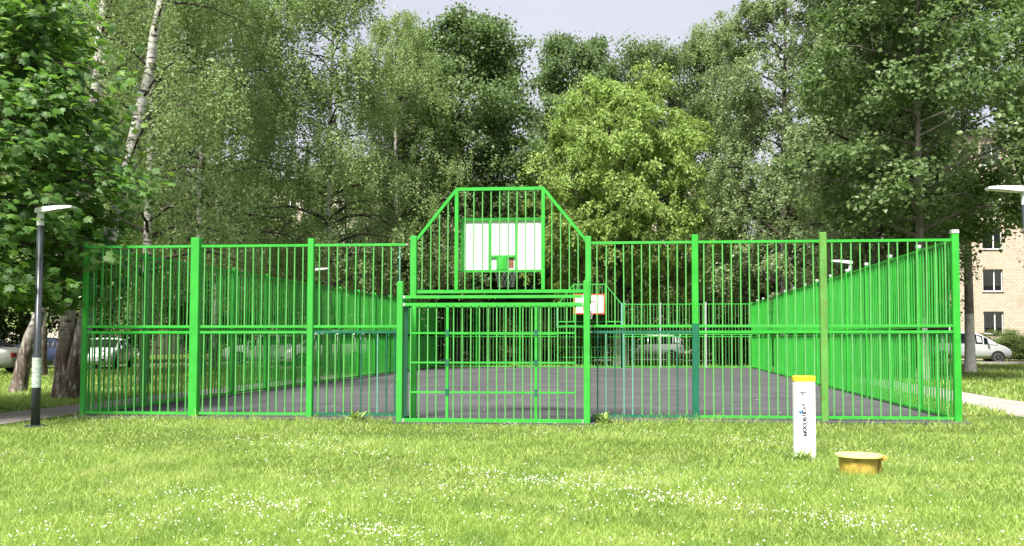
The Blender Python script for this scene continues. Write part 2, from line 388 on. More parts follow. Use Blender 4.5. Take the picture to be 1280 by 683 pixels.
def arch(parent, x0, x1, y, diag_l, diag_r, barmat='green'):
    """raised panel over a goal: bottom rail, sloping shoulders, flat top, bars"""
    zb, zs, zt = 2.22, 3.08, 4.0; w = .05
    o = link('arch_panel', None, parent)
    MB().box(x0 + .05, x1 - .05, y - .02, y + .02, zb - .028, zb + .028).build('rail', barmat, o)
    MB().beam((x0 + .03, y, zs), (diag_l, y, zt), .04, .05).beam((diag_r, y, zt), (x1 - .03, y, zs), .04, .05).beam((diag_l - .02, y, zt), (diag_r + .02, y, zt), .042, .056).build('top_rail', barmat, o)
    for xx in (diag_l, diag_r): MB().box(-.03, .03, -.024, .024, zb + .0285, zt - .029).build('upright', barmat, o, (xx, y, 0))
    st = (diag_r - diag_l) / 10
    for k in range(-5, 16):
        xx = diag_l + k * st
        if k in (0, 10) or xx < x0 + .1 or xx > x1 - .1: continue
        if xx < diag_l: t = zs + (zt - zs) * (xx - x0) / (diag_l - x0)
        elif xx > diag_r: t = zs + (zt - zs) * (x1 - xx) / (x1 - diag_r)
        else: t = zt
        if t - zb < .1: continue
        link('bar', cyl_mesh('bar', t - .02 - zb - .028, .0115, 'green_bar'), o, (xx, y, zb + .028))
    return o

GX0, GX1 = -3.95, -.89
front = thing('court_fence', 'bright green steel fence along the near end, with goal cage and raised arch', 'fence', (0, Y0, 0))
def P(x): return (x, 0, 0)
post(front, P(XL), ('green',), .085, 3.13); post(front, P(-7.85), ('green',), .155, 3.19)
post(front, P(-5.76), ('green',), .105, 3.16)
post(front, P(.92), ('green', 'dark'), .11, 3.17, split=1.66); post(front, P(3.05), ('green_old',), .115, 3.19)
post(front, P(XR), ('green',), .115, 3.2, cap=True)
post(front, (GX0 + .02, 0, 0), ('green',), .11, 3.19, z0=2.14, cap=False); post(front, P(GX1 - .0), ('green',), .10, 3.16, z0=2.0)
A = 0
D, N_ = 'dark', None
spans = [(XL, -7.85), (-7.85, -5.76), (-5.76, -4.12), (GX1, .92), (.92, 3.05), (3.05, XR)]
for i, (a, b) in enumerate(spans):
    ln = b - a; nb = max(3, round(ln / .1535) - 1)
    if i == 2:
        panel(front, (a, 0, 0), A, ln + .1, ZU0, ZU1, 10, 'green', ['green'] * 9 + ['pale'])
        panel(front, (a, 0, 0), A, ln + .02, ZL0, ZL1, 10, 'dark', ['green'] * 5 + [D, 'green', 'pale', D, D])
    elif i == 3:
        panel(front, (a, 0, 0), A, ln, ZU0, ZU1, nb, 'green')
        panel(front, (a, 0, 0), A, ln, ZL0, ZL1, nb, 'dark', [D, 'pale', D, 'pale', 'pale', 'green', 'green', 'green', 'green', D, 'green'])
    else:
        panel(front, (a, 0, 0), A, ln, ZU0, ZU1, nb, 'green'); panel(front, (a, 0, 0), A, ln, ZL0, ZL1, nb, 'green')
arch(front, GX0, GX1, 0, -3.18, -1.67)
# goal cage standing out towards the viewer
gy_ = -.62
post(front, (-4.0, gy_, 0), ('green',), .10, 2.36); post(front, (-.88, gy_, 0), ('green',), .105, 2.36)
gf = link('goal_frame', None, front)
for za, zb_ in ((2.075, 2.125), (1.95, 2.0), (.03, .085)): MB().box(-3.94, -.93, gy_ - .03, gy_ + .03, za, zb_).build('rail', 'green', gf)
for xx in (-3.945, -.925):                                      # unpainted rail ends
    for z in (2.1, 1.975, .058): MB().box(xx - .006 if xx < -2 else xx - .03, xx + .03 if xx < -2 else xx + .006, gy_ - .032, gy_ + .032, z - .026, z + .026).build('rail_end', 'zinc', gf)
xa, xb = -3.82, -1.07
gpo = link('goal_back_panel', None, front)
for z in (1.50, 1.01, .52): MB().box(xa, xb, gy_ - .014, gy_ + .014, z - .014, z + .014).build('rail', 'green', gpo)
us = (-3.2, -1.72)
nb = 19; st = (xb - xa) / nb
for k in range(nb + 1):
    xx = xa + k * st
    if min(abs(xx - u) for u in us) < .06: continue
    link('bar', cyl_mesh('bar', 1.95 - .085, .0115, 'green_bar'), gpo, (xx, gy_ - .0001 * k, .085))
for u in us:
    MB().box(-.022, .022, -.022, .022, .086, 1.949).build('upright', 'green', gpo, (u, gy_, 0))
    for z in (1.50, 1.01, .52): MB().box(-.027, .027, -.027, .027, z - .055, z + .055).build('repair_sleeve', 'dark', gpo, (u, gy_, 0))
for sx, m_ in ((-4.0, 'dark'), (-.88, 'green')):
    so = link('goal_side_panel', None, front)
    for z in (.06, 1.96): MB().box(sx - .018, sx + .018, gy_ + .06, -.03, z - .025, z + .025).build('rail', m_, so)
    for k in range(4): link('bar', cyl_mesh('bar', 1.86, .014, m_), so, (sx, gy_ + .12 + k * .115, .08))
MB().box(-4.0, -.9, -.03, .03, 1.95, 2.01).build('goal_crossbar', 'green', front)
for sx in (GX0 + .03, GX1 - .03): MB().cbox(sx - .045, sx + .045, -.045, .045, 0, 1.945, .008).build('goal_post', 'green', front)
# short stub tying the cage to the fence lines
for sx in (-4.0, -.88): MB().box(sx - .02, sx + .02, gy_ + .06, -.03, 2.06, 2.11).build('tie_bar', 'green', front)

def backboard(cx, y, face, label, near):
    """basketball board 1.5 x 1 m; face +1 looks to +Y"""
    t = thing('basketball_backboard', label, 'backboard', (cx, y, 0), 0 if face > 0 else math.pi, 'basketball backboards of the court')
    z0, z1, w = 2.57, 3.53, .735
    if near:
        MB().box(-w + .03, w - .03, -.012, .012, z0 + .03, z1 - .03).build('board', 'white_panel', t)
        f = MB()
        f.box(-w, w, -.045, -.013, z1 - .05, z1); f.box(-w, w, -.045, -.013, z0, z0 + .045)
        f.box(-w, -w + .05, -.044, -.013, z0 + .046, z1 - .051); f.box(w - .05, w, -.044, -.013, z0 + .046, z1 - .051)
        f.box(-.245, -.20, -.044, -.013, z0 + .046, z1 - .051); f.box(.225, .265, -.044, -.013, z0 + .046, z1 - .051)
        f.box(-.199, .224, -.044, -.013, z0 + .26, z0 + .30)
        f.build('board_frame', 'green', t)
        MB().box(-.10, .085, -.052, -.0135, z0 + .047, z0 + .259).build('mounting_plate', 'green', t)
        MB().box(.115, .20, -.016, -.0125, z0 + .07, z0 + .25).build('peeled_patch', 'plywood', t)
        for sx in (-w - .01, w + .01):
            MB().beam((sx, -.03, z1 - .02), (sx * 1.01, -.27, z1 + .04), .03, .03).beam((sx, -.03, z0 + .02), (sx * 1.01, -.27, z0 + .02), .03, .03).build('bracket', 'green', t)
    else:
        MB().box(-w, w, -.02, .02, z0, z1).build('board', 'white_panel', t)
        f = MB()
        for a, b, c, d in ((-w, w, z1 - .07, z1), (-w, w, z0, z0 + .07), (-w, -w + .07, z0 + .07, z1 - .07), (w - .07, w, z0 + .07, z1 - .07)): f.box(a, b, .021, .026, c, d)
        f.box(-.3, .3, .021, .025, z0 + .58, z0 + .62); f.box(-.3, -.26, .021, .025, z0 + .15, z0 + .58); f.box(.26, .3, .021, .025, z0 + .15, z0 + .58)
        f.build('board_border', 'orange_red', t)
        for sx in (-w + .1, w - .1): MB().beam((sx, -.021, z1 - .2), (sx, -.22, z1 - .2), .03, .03).beam((sx, -.021, z0 + .2), (sx, -.22, z0 + .2), .03, .03).build('bracket', 'green', t)
    hz = z0 + .14
    rm = MB(); pts = [(.225 * math.cos(a), .4 + .225 * math.sin(a), hz) for a in np.linspace(0, 2 * math.pi, 25)]
    rm.tube(pts, .011, 6); rm.box(-.08, .08, .03, .18, hz - .045, hz + .01)
    hoop = rm.build('hoop', 'orange_red', t)
    nt_ = MB()
    for k in range(12):
        for s_ in (-1, 1):
            pl = []
            for j in range(5):
                a = 2 * math.pi * (k + s_ * j * .5) / 12; r_ = .22 - .022 * j + .01 * (j == 4)
                pl.append((r_ * math.cos(a), .4 + r_ * math.sin(a), hz - .095 * j))
            nt_.tube(pl, .003, 4)
    nt_.build('net', 'net', hoop)
    return t
backboard(-2.42, Y0 + .30, 1, 'white backboard in green frame seen from behind, high in the near arch', True)
backboard(-2.42, Y1 - .30, -1, 'small white backboard with orange-red border at the far end of the court', False)

left = thing('court_fence', 'long green bar fence down the left side of the court', 'fence', (XL, Y0, 0))
right = thing('court_fence', 'long green bar fence down the right side of the court', 'fence', (XR, Y0, 0))
for side, ft in (('l', left), ('r', right)):
    for k in range(14):
        y = 2.0 * k
        if k: post(ft, (0, y, 0), ('green',), .08, 3.13 if side == 'l' else 3.15, cap=(side == 'r'))
        far = k > 11
        for z0, z1 in ((ZL0, ZL1), (ZU0, ZU1)):
            sk = ()
            if side == 'r' and k == 10 and z0 == ZL0: sk = (6, 7, 8)
            if side == 'r' and k == 10 and z0 == ZU0: sk = (7,)
            panel(ft, (0, y, 0), math.pi / 2, 2.0, z0, z1, 12, 'green', None, far, sk)
back = thing('court_fence', 'far green bar fence across the back end of the court', 'fence', (0, Y1, 0))
bx = [XL, -7.85, -5.76, GX0, GX1, .92, 3.05, XR]
for i, x in enumerate(bx):
    if i in (3, 4): post(back, (x, 0, 0), ('pale',), .09, 3.1)
    else: post(back, (x, 0, 0), (('zinc',) if i in (5, 6) else ('green',)), .08, 3.13)
for a, b in zip(bx[:-1], bx[1:]):
    if a == GX0: continue
    nb = round((b - a) / .155) - 1
    for z0, z1 in ((ZL0, ZL1), (ZU0, ZU1)): panel(back, (a, 0, 0), 0, b - a, z0, z1, nb, 'green')
arch(back, GX0, GX1, 0, -3.18, -1.67)
gz = .62; gf = link('goal_frame', None, back)
for za, zb_, hw_ in ((2.02, 2.08, .03), (.03, .085, .03), (1.486, 1.514, .014), (.996, 1.024, .014), (.506, .534, .014)): MB().box(-3.94, -.93, gz - hw_, gz + hw_, za, zb_).build('rail', 'green', gf)
MB().box(-4.0, -.9, -.03, .03, 1.95, 2.01).build('goal_crossbar', 'green', back)
for k in range(20): link('bar', cyl_mesh('bar', 1.93, .0115, 'green_bar'), gf, (-3.87 + k * .151, gz, .086))
for sx in (-4.0, -.88): post(back, (sx, gz, 0), ('green',), .09, 2.2)
for sx, m_ in ((-3.95, 'green'), (-.9, 'dark')): MB().cbox(sx - .045, sx + .045, -.045, .045, 0, 1.945, .008).build('goal_post', m_, back)

# ------------------------------------------------------------------ lamps
def lamp(x, y, h, flip, label, sticker=False):
    t = thing('street_lamp', label, 'street lamp', (x, y, 0), math.pi if flip else 0, 'park lamps beside the paths')
    MB().tube([(0, 0, 0), (0, 0, .02)], .15, 20).build('base_plate', 'lamp_pole', t, smooth=False)
    MB().tube([(0, 0, .021), (0, 0, 1.15), (0, 0, 1.17), (0, 0, h - .28)], [.068, .066, .052, .05], 16).build('pole', 'lamp_pole', t, smooth=True)
    hd = MB(); hd.tube([(0, 0, h - .279), (0, 0, h - .06)], .055, 14)
    # flat tapering head
    vs = []
    for xx, w_, zt, zb_ in ((-.06, .07, h + .0, h - .075), (.08, .10, h + .02, h - .07), (.35, .115, h + .035, h - .03), (.54, .10, h + .035, h - .005), (.57, .085, h + .028, h + .004)):
        vs += [(xx, -w_, zb_), (xx, w_, zb_), (xx, w_ * .9, zt), (xx, -w_ * .9, zt)]
    fs = [(3, 2, 1, 0), (16, 17, 18, 19)]
    for s_ in range(4):
        for k in range(4): fs.append((s_ * 4 + k, s_ * 4 + (k + 1) % 4, s_ * 4 + 4 + (k + 1) % 4, s_ * 4 + 4 + k))
    hd.add(vs, fs); ho = hd.build('lamp_head', 'lamp_head', t)
    MB().add([(.14, -.08, h - .068), (.14, .08, h - .068), (.5, .08, h - .016), (.5, -.08, h - .016)], [(0, 1, 2, 3)]).build('diffuser', 'lamp_glass', ho)
    if sticker:
        MB().tube([(0, 0, .62), (0, 0, 1.10)], [.0695, .0688], 16, caps=False).build('paper_notice', 'sticker', t, smooth=True)
        MB().tube([(0, 0, .86), (0, 0, .875)], [.071, .071], 16, caps=True).build('tie_strap', 'zinc', t)
    return t
lamp(-9.72, 14.15, 3.52, False, 'near dark lamp post with pale paper notice, left, under maple branches', True)
lamp(6.21, 15.0, 3.80, True, 'light grey lamp head on dark pole at the right edge').rotation_euler = (0, R(2.4), math.pi)
lamp(6.24, 28.0, 3.72, True, 'lamp head rising behind the right side fence')
lamp(-9.75 - .6, 28.2, 3.6, False, 'small far lamp behind the left side fence')

# ------------------------------------------------------------------ marker post and yellow cover
def text_mesh(body, size, mat, name, parent, loc, rot):
    cu = bpy.data.curves.new(name, 'FONT'); cu.body = body; cu.size = size; cu.align_x = 'CENTER'; cu.align_y = 'CENTER'; cu.extrude = .0004; cu.offset = .0034
    tmp = bpy.data.objects.new('tmp_text', cu); COL.objects.link(tmp)
    dg = bpy.context.evaluated_depsgraph_get(); me = bpy.data.meshes.new_from_object(tmp.evaluated_get(dg))
    bpy.data.objects.remove(tmp); bpy.data.curves.remove(cu)
    me.materials.clear(); me.materials.append(M[mat])
    return link(name, me, parent, loc, rot)
mp_ = thing('marker_post', 'white rectangular pipeline marker post with yellow top, standing in the grass', 'marker post', (1.915, 11.08, -.02), R(1.5))
MB().cbox(-.124, .124, -.06, .06, -.1, .925, .012).build('column', 'post_white', mp_)
MB().cbox(-.127, .127, -.063, .063, .926, .985, .01).build('cap', 'post_yellow', mp_)
FY = -.0608
text_mesh('МОСОБЛГАЗ', .060, 'ink_navy', 'lettering', mp_, (-.004, FY, .475), (R(90), R(-90), 0))
MB().add([(-.075, FY, .59), (-.072, FY, .562), (-.05, FY, .535), (-.028, FY, .562), (-.025, FY, .59), (-.05, FY, .572)], [(0, 1, 2, 5), (5, 2, 3, 4)]).build('emblem', 'ink_blue', mp_)
MB().box(-.068, .016, FY, FY + .0006, .782, .797).box(-.032, -.020, FY, FY + .0006, .748, .781).build('pictogram', 'ink_black', mp_)
ob = MB()
for a, b, c, d in ((-.078, .032, .818, .8205), (-.078, .032, .632, .6345), (-.078, -.0755, .6346, .8179), (.0295, .032, .6346, .8179)): ob.box(a, b, FY, FY + .0006, c, d)
for k in range(9): ob.box(-.07 + random.random() * .12, -.06 + random.random() * .01 + random.random() * .12, FY - .0001 * k, FY + .0006, .2 + k * .016, .203 + k * .016)
ob.build('faint_outline', 'ink_grey', mp_)
MB().box(.088, .098, FY, FY + .0006, .826, .836).build('rivet', 'ink_black', mp_)

cv = thing('pipe_cover', 'low yellow painted metal valve cover with flat lid, in the grass', 'valve cover', (2.20, 9.62, -.02), 0)
prof = [(-.05, .178), (.0, .182), (.06, .186), (.14, .19), (.20, .193), (.222, .193)]
MB().tube([(0, 0, z) for z, _ in prof], [r_ for _, r_ in prof], 32).build('drum', 'cover', cv, smooth=False)
lid = MB(); lid.tube([(0, 0, .224), (0, 0, .229), (0, 0, .247), (0, 0, .252)], [.228, .234, .234, .228], 40)
lo = lid.build('lid', 'lid', cv); lo.rotation_euler = (R(-1.2), R(1.0), 0)
hg = MB(); hg.box(.19, .26, -.06, .05, .19, .223); hg.box(.186, .215, -.05, .04, -.05, .19); hg.tube([(.258, -.065, .224), (.258, .055, .224)], .016, 10)
hg.build('hinge_lug', 'cover', cv)

# ------------------------------------------------------------------ cars
def car(label, kind, paint_, loc, rz, group='cars parked beyond the trees'):
    t = thing('parked_car', label, 'car', loc, rz, group)
    # stations along x (front = +x): x, half width, z bottom, belt z, roof z (None: bonnet or boot)
    K = {'sedan': dict(L=4.5, st=[(-2.25, .74, .34, .78, .80), (-2.18, .80, .26, .92, .95), (-1.75, .86, .22, .97, 1.0), (-1.55, .87, .22, .97, 1.04), (-.95, .87, .22, .96, 1.40), (-.2, .87, .22, .95, 1.46), (.45, .87, .22, .94, 1.40), (1.2, .87, .22, .92, .97), (1.6, .86, .22, .86, .92), (2.1, .80, .24, .74, .79), (2.25, .70, .32, .60, .64)], g=(3, 7)),
         'suv': dict(L=4.5, st=[(-2.2, .78, .42, .90, .93), (-2.15, .84, .34, 1.02, 1.15), (-1.95, .88, .30, 1.05, 1.50), (-1.5, .90, .28, 1.05, 1.64), (-.6, .90, .28, 1.04, 1.68), (.1, .90, .28, 1.03, 1.66), (.45, .90, .28, 1.03, 1.58), (1.15, .89, .28, 1.02, 1.08), (1.6, .88, .28, .98, 1.04), (2.1, .82, .30, .86, .92), (2.25, .74, .38, .70, .75)], g=(1, 7)),
         'van': dict(L=4.7, st=[(-2.35, .80, .40, 1.0, 1.04), (-2.3, .86, .32, 1.10, 1.45), (-2.1, .90, .28, 1.12, 1.76), (-1.5, .91, .26, 1.12, 1.84), (-.5, .91, .26, 1.10, 1.86), (.3, .91, .26, 1.08, 1.82), (.75, .91, .26, 1.06, 1.66), (1.6, .90, .26, 1.0, 1.10), (1.95, .87, .26, .90, .98), (2.25, .80, .28, .74, .80), (2.35, .72, .36, .62, .66)], g=(1, 7))}[kind]
    st = K['st']; g0, g1 = K['g']; nc = 7
    def ring(s_):
        x, w, zb, zt, zr = s_
        wr = w * (.78 if zr > zt + .2 else .9)
        half = [(0, zb), (w * .86, zb), (w * .98, zb + (zt - zb) * .25), (w, zb + (zt - zb) * .6), (w * .96, zt), (wr, zr - .04 * (zr > zt + .2)), (wr * .55, zr)]
        return [(x, y, z) for y, z in half] + [(x, 0, zr + .012)] + [(x, -y, z) for y, z in reversed(half[1:])]
    mb = MB(); rings = [ring(s_) for s_ in st]; n_ = len(rings[0]); vs = [p for r_ in rings for p in r_]; fs = []
    for i in range(len(st) - 1):
        for k in range(n_): fs.append((i * n_ + k, (i + 1) * n_ + k, (i + 1) * n_ + (k + 1) % n_, i * n_ + (k + 1) % n_))
    fs += [tuple(range(n_)), tuple(reversed(range((len(st) - 1) * n_, len(st) * n_)))]
    mb.add(vs, fs); body = mb.build('body', paint_, t, smooth=True)
    # side glass, slightly proud of the shell
    def lerp(a, b, f): return tuple(a[j] + (b[j] - a[j]) * f for j in range(3))
    for sy, ia, ib in ((1, 4, 5), (-1, n_ - 4, n_ - 5)):
        for i in range(g0, g1):
            a0, a1, b0, b1 = rings[i][ia], rings[i][ib], rings[i + 1][ia], rings[i + 1][ib]
            if max(a1[2] - a0[2], b1[2] - b0[2]) < .12: continue
            q = []
            for (p_, q_), (u, v_) in (((0, 0), (.05, .06)), ((1, 0), (.95, .06)), ((1, 1), (.95, .88)), ((0, 1), (.05, .88))):
                lo_ = lerp(a0, b0, u); hi_ = lerp(a1, b1, u); c_ = lerp(lo_, hi_, v_); q.append((c_[0], c_[1] + sy * .006, c_[2] + .002))
            MB().add(q, [(0, 1, 2, 3) if sy < 0 else (3, 2, 1, 0)]).build('side_window', 'car_glass', t)
    # windscreen and rear glass
    for nm, i, dx in (('windscreen', g1 - 1, 1), ('rear_window', g0 if kind == 'sedan' else 1, -1)):
        ra, rb = rings[i], rings[i + 1]
        q = []
        for u, yy in ((.06, 1), (.94, 1), (.94, -1), (.06, -1)):
            ka = 5 if yy > 0 else n_ - 5
            c_ = lerp(ra[ka], rb[ka], u); q.append((c_[0] + dx * .004, c_[1] * .93, c_[2] + .045))
        m1 = lerp(rings[i][7], rings[i + 1][7], .06); m2 = lerp(rings[i][7], rings[i + 1][7], .94)
        q.insert(0, (m1[0] + dx * .004, 0, m1[2] + .01)); q.insert(3, (m2[0] + dx * .004, 0, m2[2] + .01))
        MB().add(q, [(0, 1, 2, 3), (0, 3, 4, 5)]).build(nm, 'car_glass', t)
    xf, xr_ = st[-1][0] - .82, st[0][0] + .85; r_ = .31 if kind == 'sedan' else .34; hw = st[5][1]
    for x in (xf, xr_):
        for sy in (1, -1):
            arc = [(x + (r_ + .05) * math.cos(a), sy * (hw + .002), max(.22, r_ + (r_ + .05) * math.sin(a))) for a in np.linspace(-.3, math.pi + .3, 17)]
            MB().add(arc, [tuple(range(17)) if sy < 0 else tuple(reversed(range(17)))]).build('wheel_arch', 'rubber', t)
            wl = MB().tube([(0, -.09, 0), (0, -.1, 0), (0, .1, 0), (0, .09, 0)], [r_ * .66, r_, r_, r_ * .66], 20).build('wheel', 'rubber', t, (x, sy * (hw - .08), r_))
            rim = MB(); ys = .096 * sy
            for k in range(5):
                a = 2 * math.pi * k / 5
                rim.beam((0, ys * 1.07, 0), (r_ * .62 * math.cos(a), ys * 1.07, r_ * .62 * math.sin(a)), .06, .014)
            rim.tube([(r_ * .64 * math.cos(a), ys, r_ * .64 * math.sin(a)) for a in np.linspace(0, 2 * math.pi, 17)], .02, 6)
            rim.build('rim', 'alloy', wl)
    zf = st[-2][3]; 
    for sy in (1, -1):
        MB().add([(st[-1][0] - .03, sy * .45, zf - .10), (st[-2][0] + .03, sy * .80, zf - .12), (st[-2][0] - .22, sy * .842, zf + .0), (st[-2][0] - .02, sy * .62, zf + .015), (st[-1][0] - .06, sy * .47, zf - .02)], [(0, 1, 2, 3, 4) if sy > 0 else (4, 3, 2, 1, 0)]).build('headlight', 'headlight', t)
        MB().box(st[0][0] - .008, st[0][0] + .10, min(sy * .5, sy * .78), max(sy * .5, sy * .78), st[0][3] - .12, st[0][3] + .06).build('tail_light', 'tail', t)
        MB().cbox(xf - .55, xf - .45, min(sy * (hw + .01), sy * (hw + .16)), max(sy * (hw + .01), sy * (hw + .16)), st[6][3] + .02, st[6][3] + .15, .02).build('wing_mirror', paint_, t)
    MB().box(st[-1][0] - .04, st[-1][0] + .012, -.5, .5, .40, .52).build('grille', 'rubber', t)
    MB().box(st[-1][0] + .0125, st[-1][0] + .02, -.26, .26, .42, .50).build('number_plate', 'plate', t)
    MB().box(st[0][0] - .02, st[0][0] - .002, -.26, .26, .62, .72).build('number_plate', 'plate', t)
    return t
car('silver-beige car cut by the left edge, its tail behind the leaning trunks', 'sedan', 'car_beige', (-27.6, 35.8, 0), R(186))
car('dark blue car mostly hidden behind the leaning trunks at the left', 'sedan', 'car_blue', (-28.2, 41.6, 0), R(178))
car('white car facing the camera behind the left corner panel of the fence', 'sedan', 'car_white', (-25.2, 41.6, 0), R(-72))
car('white high car seen through the second panel from the left', 'suv', 'car_white', (-20.6, 49.5, 0), R(200))
car('large white van-like car behind the left side fence', 'van', 'car_white', (-16.6, 46.8, 0), R(228))
car('pale silver saloon farthest along the left side fence', 'sedan', 'car_silver', (-14.4, 53.5, 0), R(215))
car('silver high-roofed car side-on beyond the far fence', 'suv', 'car_silver', (.55, 59.4, 0), R(180))
car('silver minivan by the cream brick building at the right', 'van', 'car_silver', (19.0, 55.8, 0), R(-4))

# ------------------------------------------------------------------ buildings
def building(label, x0, x1, y, floors, wins, wallmat, name='apartment_building', zfirst=1.75, sh=2.85, ww=1.32, wh=1.5, detail=True, height=None):
    t = thing(name, label, 'building', (0, y, 0))
    H = height or (zfirst + sh * floors + .6)
    rects = [(c - ww / 2, c + ww / 2, zfirst + k * sh, zfirst + k * sh + wh) for k in range(floors) for c in wins]
    xs = sorted({x0, x1} | {r_[0] for r_ in rects} | {r_[1] for r_ in rects}); zs = sorted({-.2, H} | {r_[2] for r_ in rects} | {r_[3] for r_ in rects})
    wm = MB(); rs = {(round(r_[0], 3), round(r_[2], 3)) for r_ in rects}
    for i in range(len(xs) - 1):
        for j in range(len(zs) - 1):
            if (round(xs[i], 3), round(zs[j], 3)) in rs: continue
            wm.add([(xs[i], 0, zs[j]), (xs[i + 1], 0, zs[j]), (xs[i + 1], 0, zs[j + 1]), (xs[i], 0, zs[j + 1])], [(0, 1, 2, 3)])
    for a, b, c, d in rects:                                     # reveals
        wm.add([(a, 0, c), (b, 0, c), (b, 0, d), (a, 0, d), (a, .3, c), (b, .3, c), (b, .3, d), (a, .3, d)], [(0, 4, 5, 1), (1, 5, 6, 2), (2, 6, 7, 3), (3, 7, 4, 0)])
    wm.add([(x0, 0, -.2), (x0, 11, -.2), (x0, 11, H), (x0, 0, H), (x1, 0, -.2), (x1, 11, -.2), (x1, 11, H), (x1, 0, H)], [(1, 0, 3, 2), (4, 5, 6, 7), (5, 1, 2, 6)])
    wm.build('wall', wallmat, t)
    MB().box(x0 - .4, x1 + .4, -.45, 11.4, H + .003, H + .25).build('roof', 'roof', t)
    for a, b, c, d in rects:
        fr = MB(); w = .07; y0, y1 = .13, .19; m = (a + b) / 2 + (.12 if detail else 0)
        fr.box(a + .002, b - .002, y0, y1, c + .002, c + w); fr.box(a + .002, b - .002, y0, y1, d - w, d - .002)
        fr.box(a + .002, a + w, y0, y1, c + w + .001, d - w - .001); fr.box(b - w, b - .002, y0, y1, c + w + .001, d - w - .001)
        fr.box(m - .04, m + .04, y0, y1, c + w + .001, d - w - .001)
        wo_ = fr.build('window', 'frame_white', t)
        MB().add([(a + w, .16, c + w), (b - w, .16, c + w), (b - w, .16, d - w), (a + w, .16, d - w)], [(0, 1, 2, 3)]).build('pane', 'glass', wo_)
        MB().box(a - .06, b + .06, -.06, .128, c - .05, c).build('sill', 'sill', wo_)
        rm_ = MB().add([(a, .9, c), (b, .9, c), (b, .9, d), (a, .9, d), (a, .301, c), (b, .301, c), (b, .301, d), (a, .301, d)], [(0, 1, 2, 3), (4, 0, 3, 7), (5, 6, 2, 1), (7, 3, 2, 6), (4, 5, 1, 0)])
        rm_.build('room_niche', 'room', wo_)
        if detail and random.random() < .85:
            cu = MB(); n2 = 16; side_ = random.choice([(a, b), (a, m), (m, b)]); zc = c if random.random() < .5 else c + .4
            vs = [];
            for k in range(n2 + 1):
                xx = side_[0] + (side_[1] - side_[0]) * k / n2; yy = .225 + .02 * math.sin(k * 2.2)
                vs += [(xx, yy, zc), (xx, yy, d)]
            cu.add(vs, [(2 * k, 2 * k + 2, 2 * k + 3, 2 * k + 1) for k in range(n2)]).build('curtain', 'curtain', wo_)
    return t
building('cream brick apartment block with white windows at the right edge', 13.5, 52, 64, 5, [14.8, 17.8, 20.7, 23.66, 26.6, 29.6, 32.8, 36.2, 39.2, 42.2, 45.2], 'brick', height=15.4)
building('pale pink apartment block glimpsed between the trees behind the far fence', -38, 9, 84, 5, [-36 + 3.0 * k for k in range(15)], 'plaster', detail=False, height=16)
building('pale block of flats far behind the birches at the left', -80, -44, 78, 5, [-78 + 3.0 * k for k in range(11)], 'plaster', detail=False, height=15.5)

# ------------------------------------------------------------------ trees
def unit(v): return v / np.maximum(np.linalg.norm(v, axis=-1, keepdims=True), 1e-9)
class Tubes:
    def __init__(s): s.v = []; s.f = []; s.o = 0; s.mi = []
    def add(s, pts, rad, n=6, mi=0):
        pts = np.asarray(pts, float); k = len(pts); rad = np.broadcast_to(np.asarray(rad, float), (k,))
        t = unit(np.gradient(pts, axis=0)); ref = np.where(np.abs(t[:, 2:3]) > .9, np.array([[1., 0, 0]]), np.array([[0, 0, 1.]]))
        if np.ptp(ref, axis=0).any(): ref = np.broadcast_to(np.array([[.83, .55, .05]]), t.shape)
        a = unit(np.cross(t, ref)); b = np.cross(a, t); an = np.arange(n) * 2 * np.pi / n
        v = pts[:, None] + rad[:, None, None] * (a[:, None] * np.cos(an)[None, :, None] + b[:, None] * np.sin(an)[None, :, None])
        i = np.arange(k - 1)[:, None] * n; j = np.arange(n)[None]; jn = (j + 1) % n
        f = np.stack([i + j, i + jn, i + n + jn, i + n + j], -1).reshape(-1, 4) + s.o
        s.v.append(v.reshape(-1, 3)); s.f.append(f); s.o += k * n; s.mi.append(np.full(len(f), mi))
    def mesh(s, name, mats): return npmesh(name, np.concatenate(s.v), np.concatenate(s.f), mats, np.concatenate(s.mi), True)

def leaf_mesh(name, pos, nrm, size, mat, aspect=.6, seed=0, down=.3):
    """rhombic leaves folded on the midrib, two triangles each"""
    r_ = np.random.default_rng(seed); n_ = len(pos)
    d = r_.normal(size=(n_, 3)); d[:, 2] -= down * 2; d = unit(d - (d * nrm).sum(1, keepdims=True) * nrm); s_ = np.cross(nrm, d)
    L_ = (size * r_.uniform(.65, 1.3, n_))[:, None]; w = L_ * aspect / 2
    v = np.stack([pos, pos + d * L_ * .45 + s_ * w + nrm * w * .35, pos + d * L_ - nrm * L_ * .08, pos + d * L_ * .45 - s_ * w + nrm * w * .35], 1).reshape(-1, 3)
    b = np.arange(n_)[:, None] * 4
    f = np.concatenate([b + np.array([[0, 1, 2]]), b + np.array([[0, 2, 3]])], 1).reshape(-1, 3)
    return npmesh(name, v, f, mat)

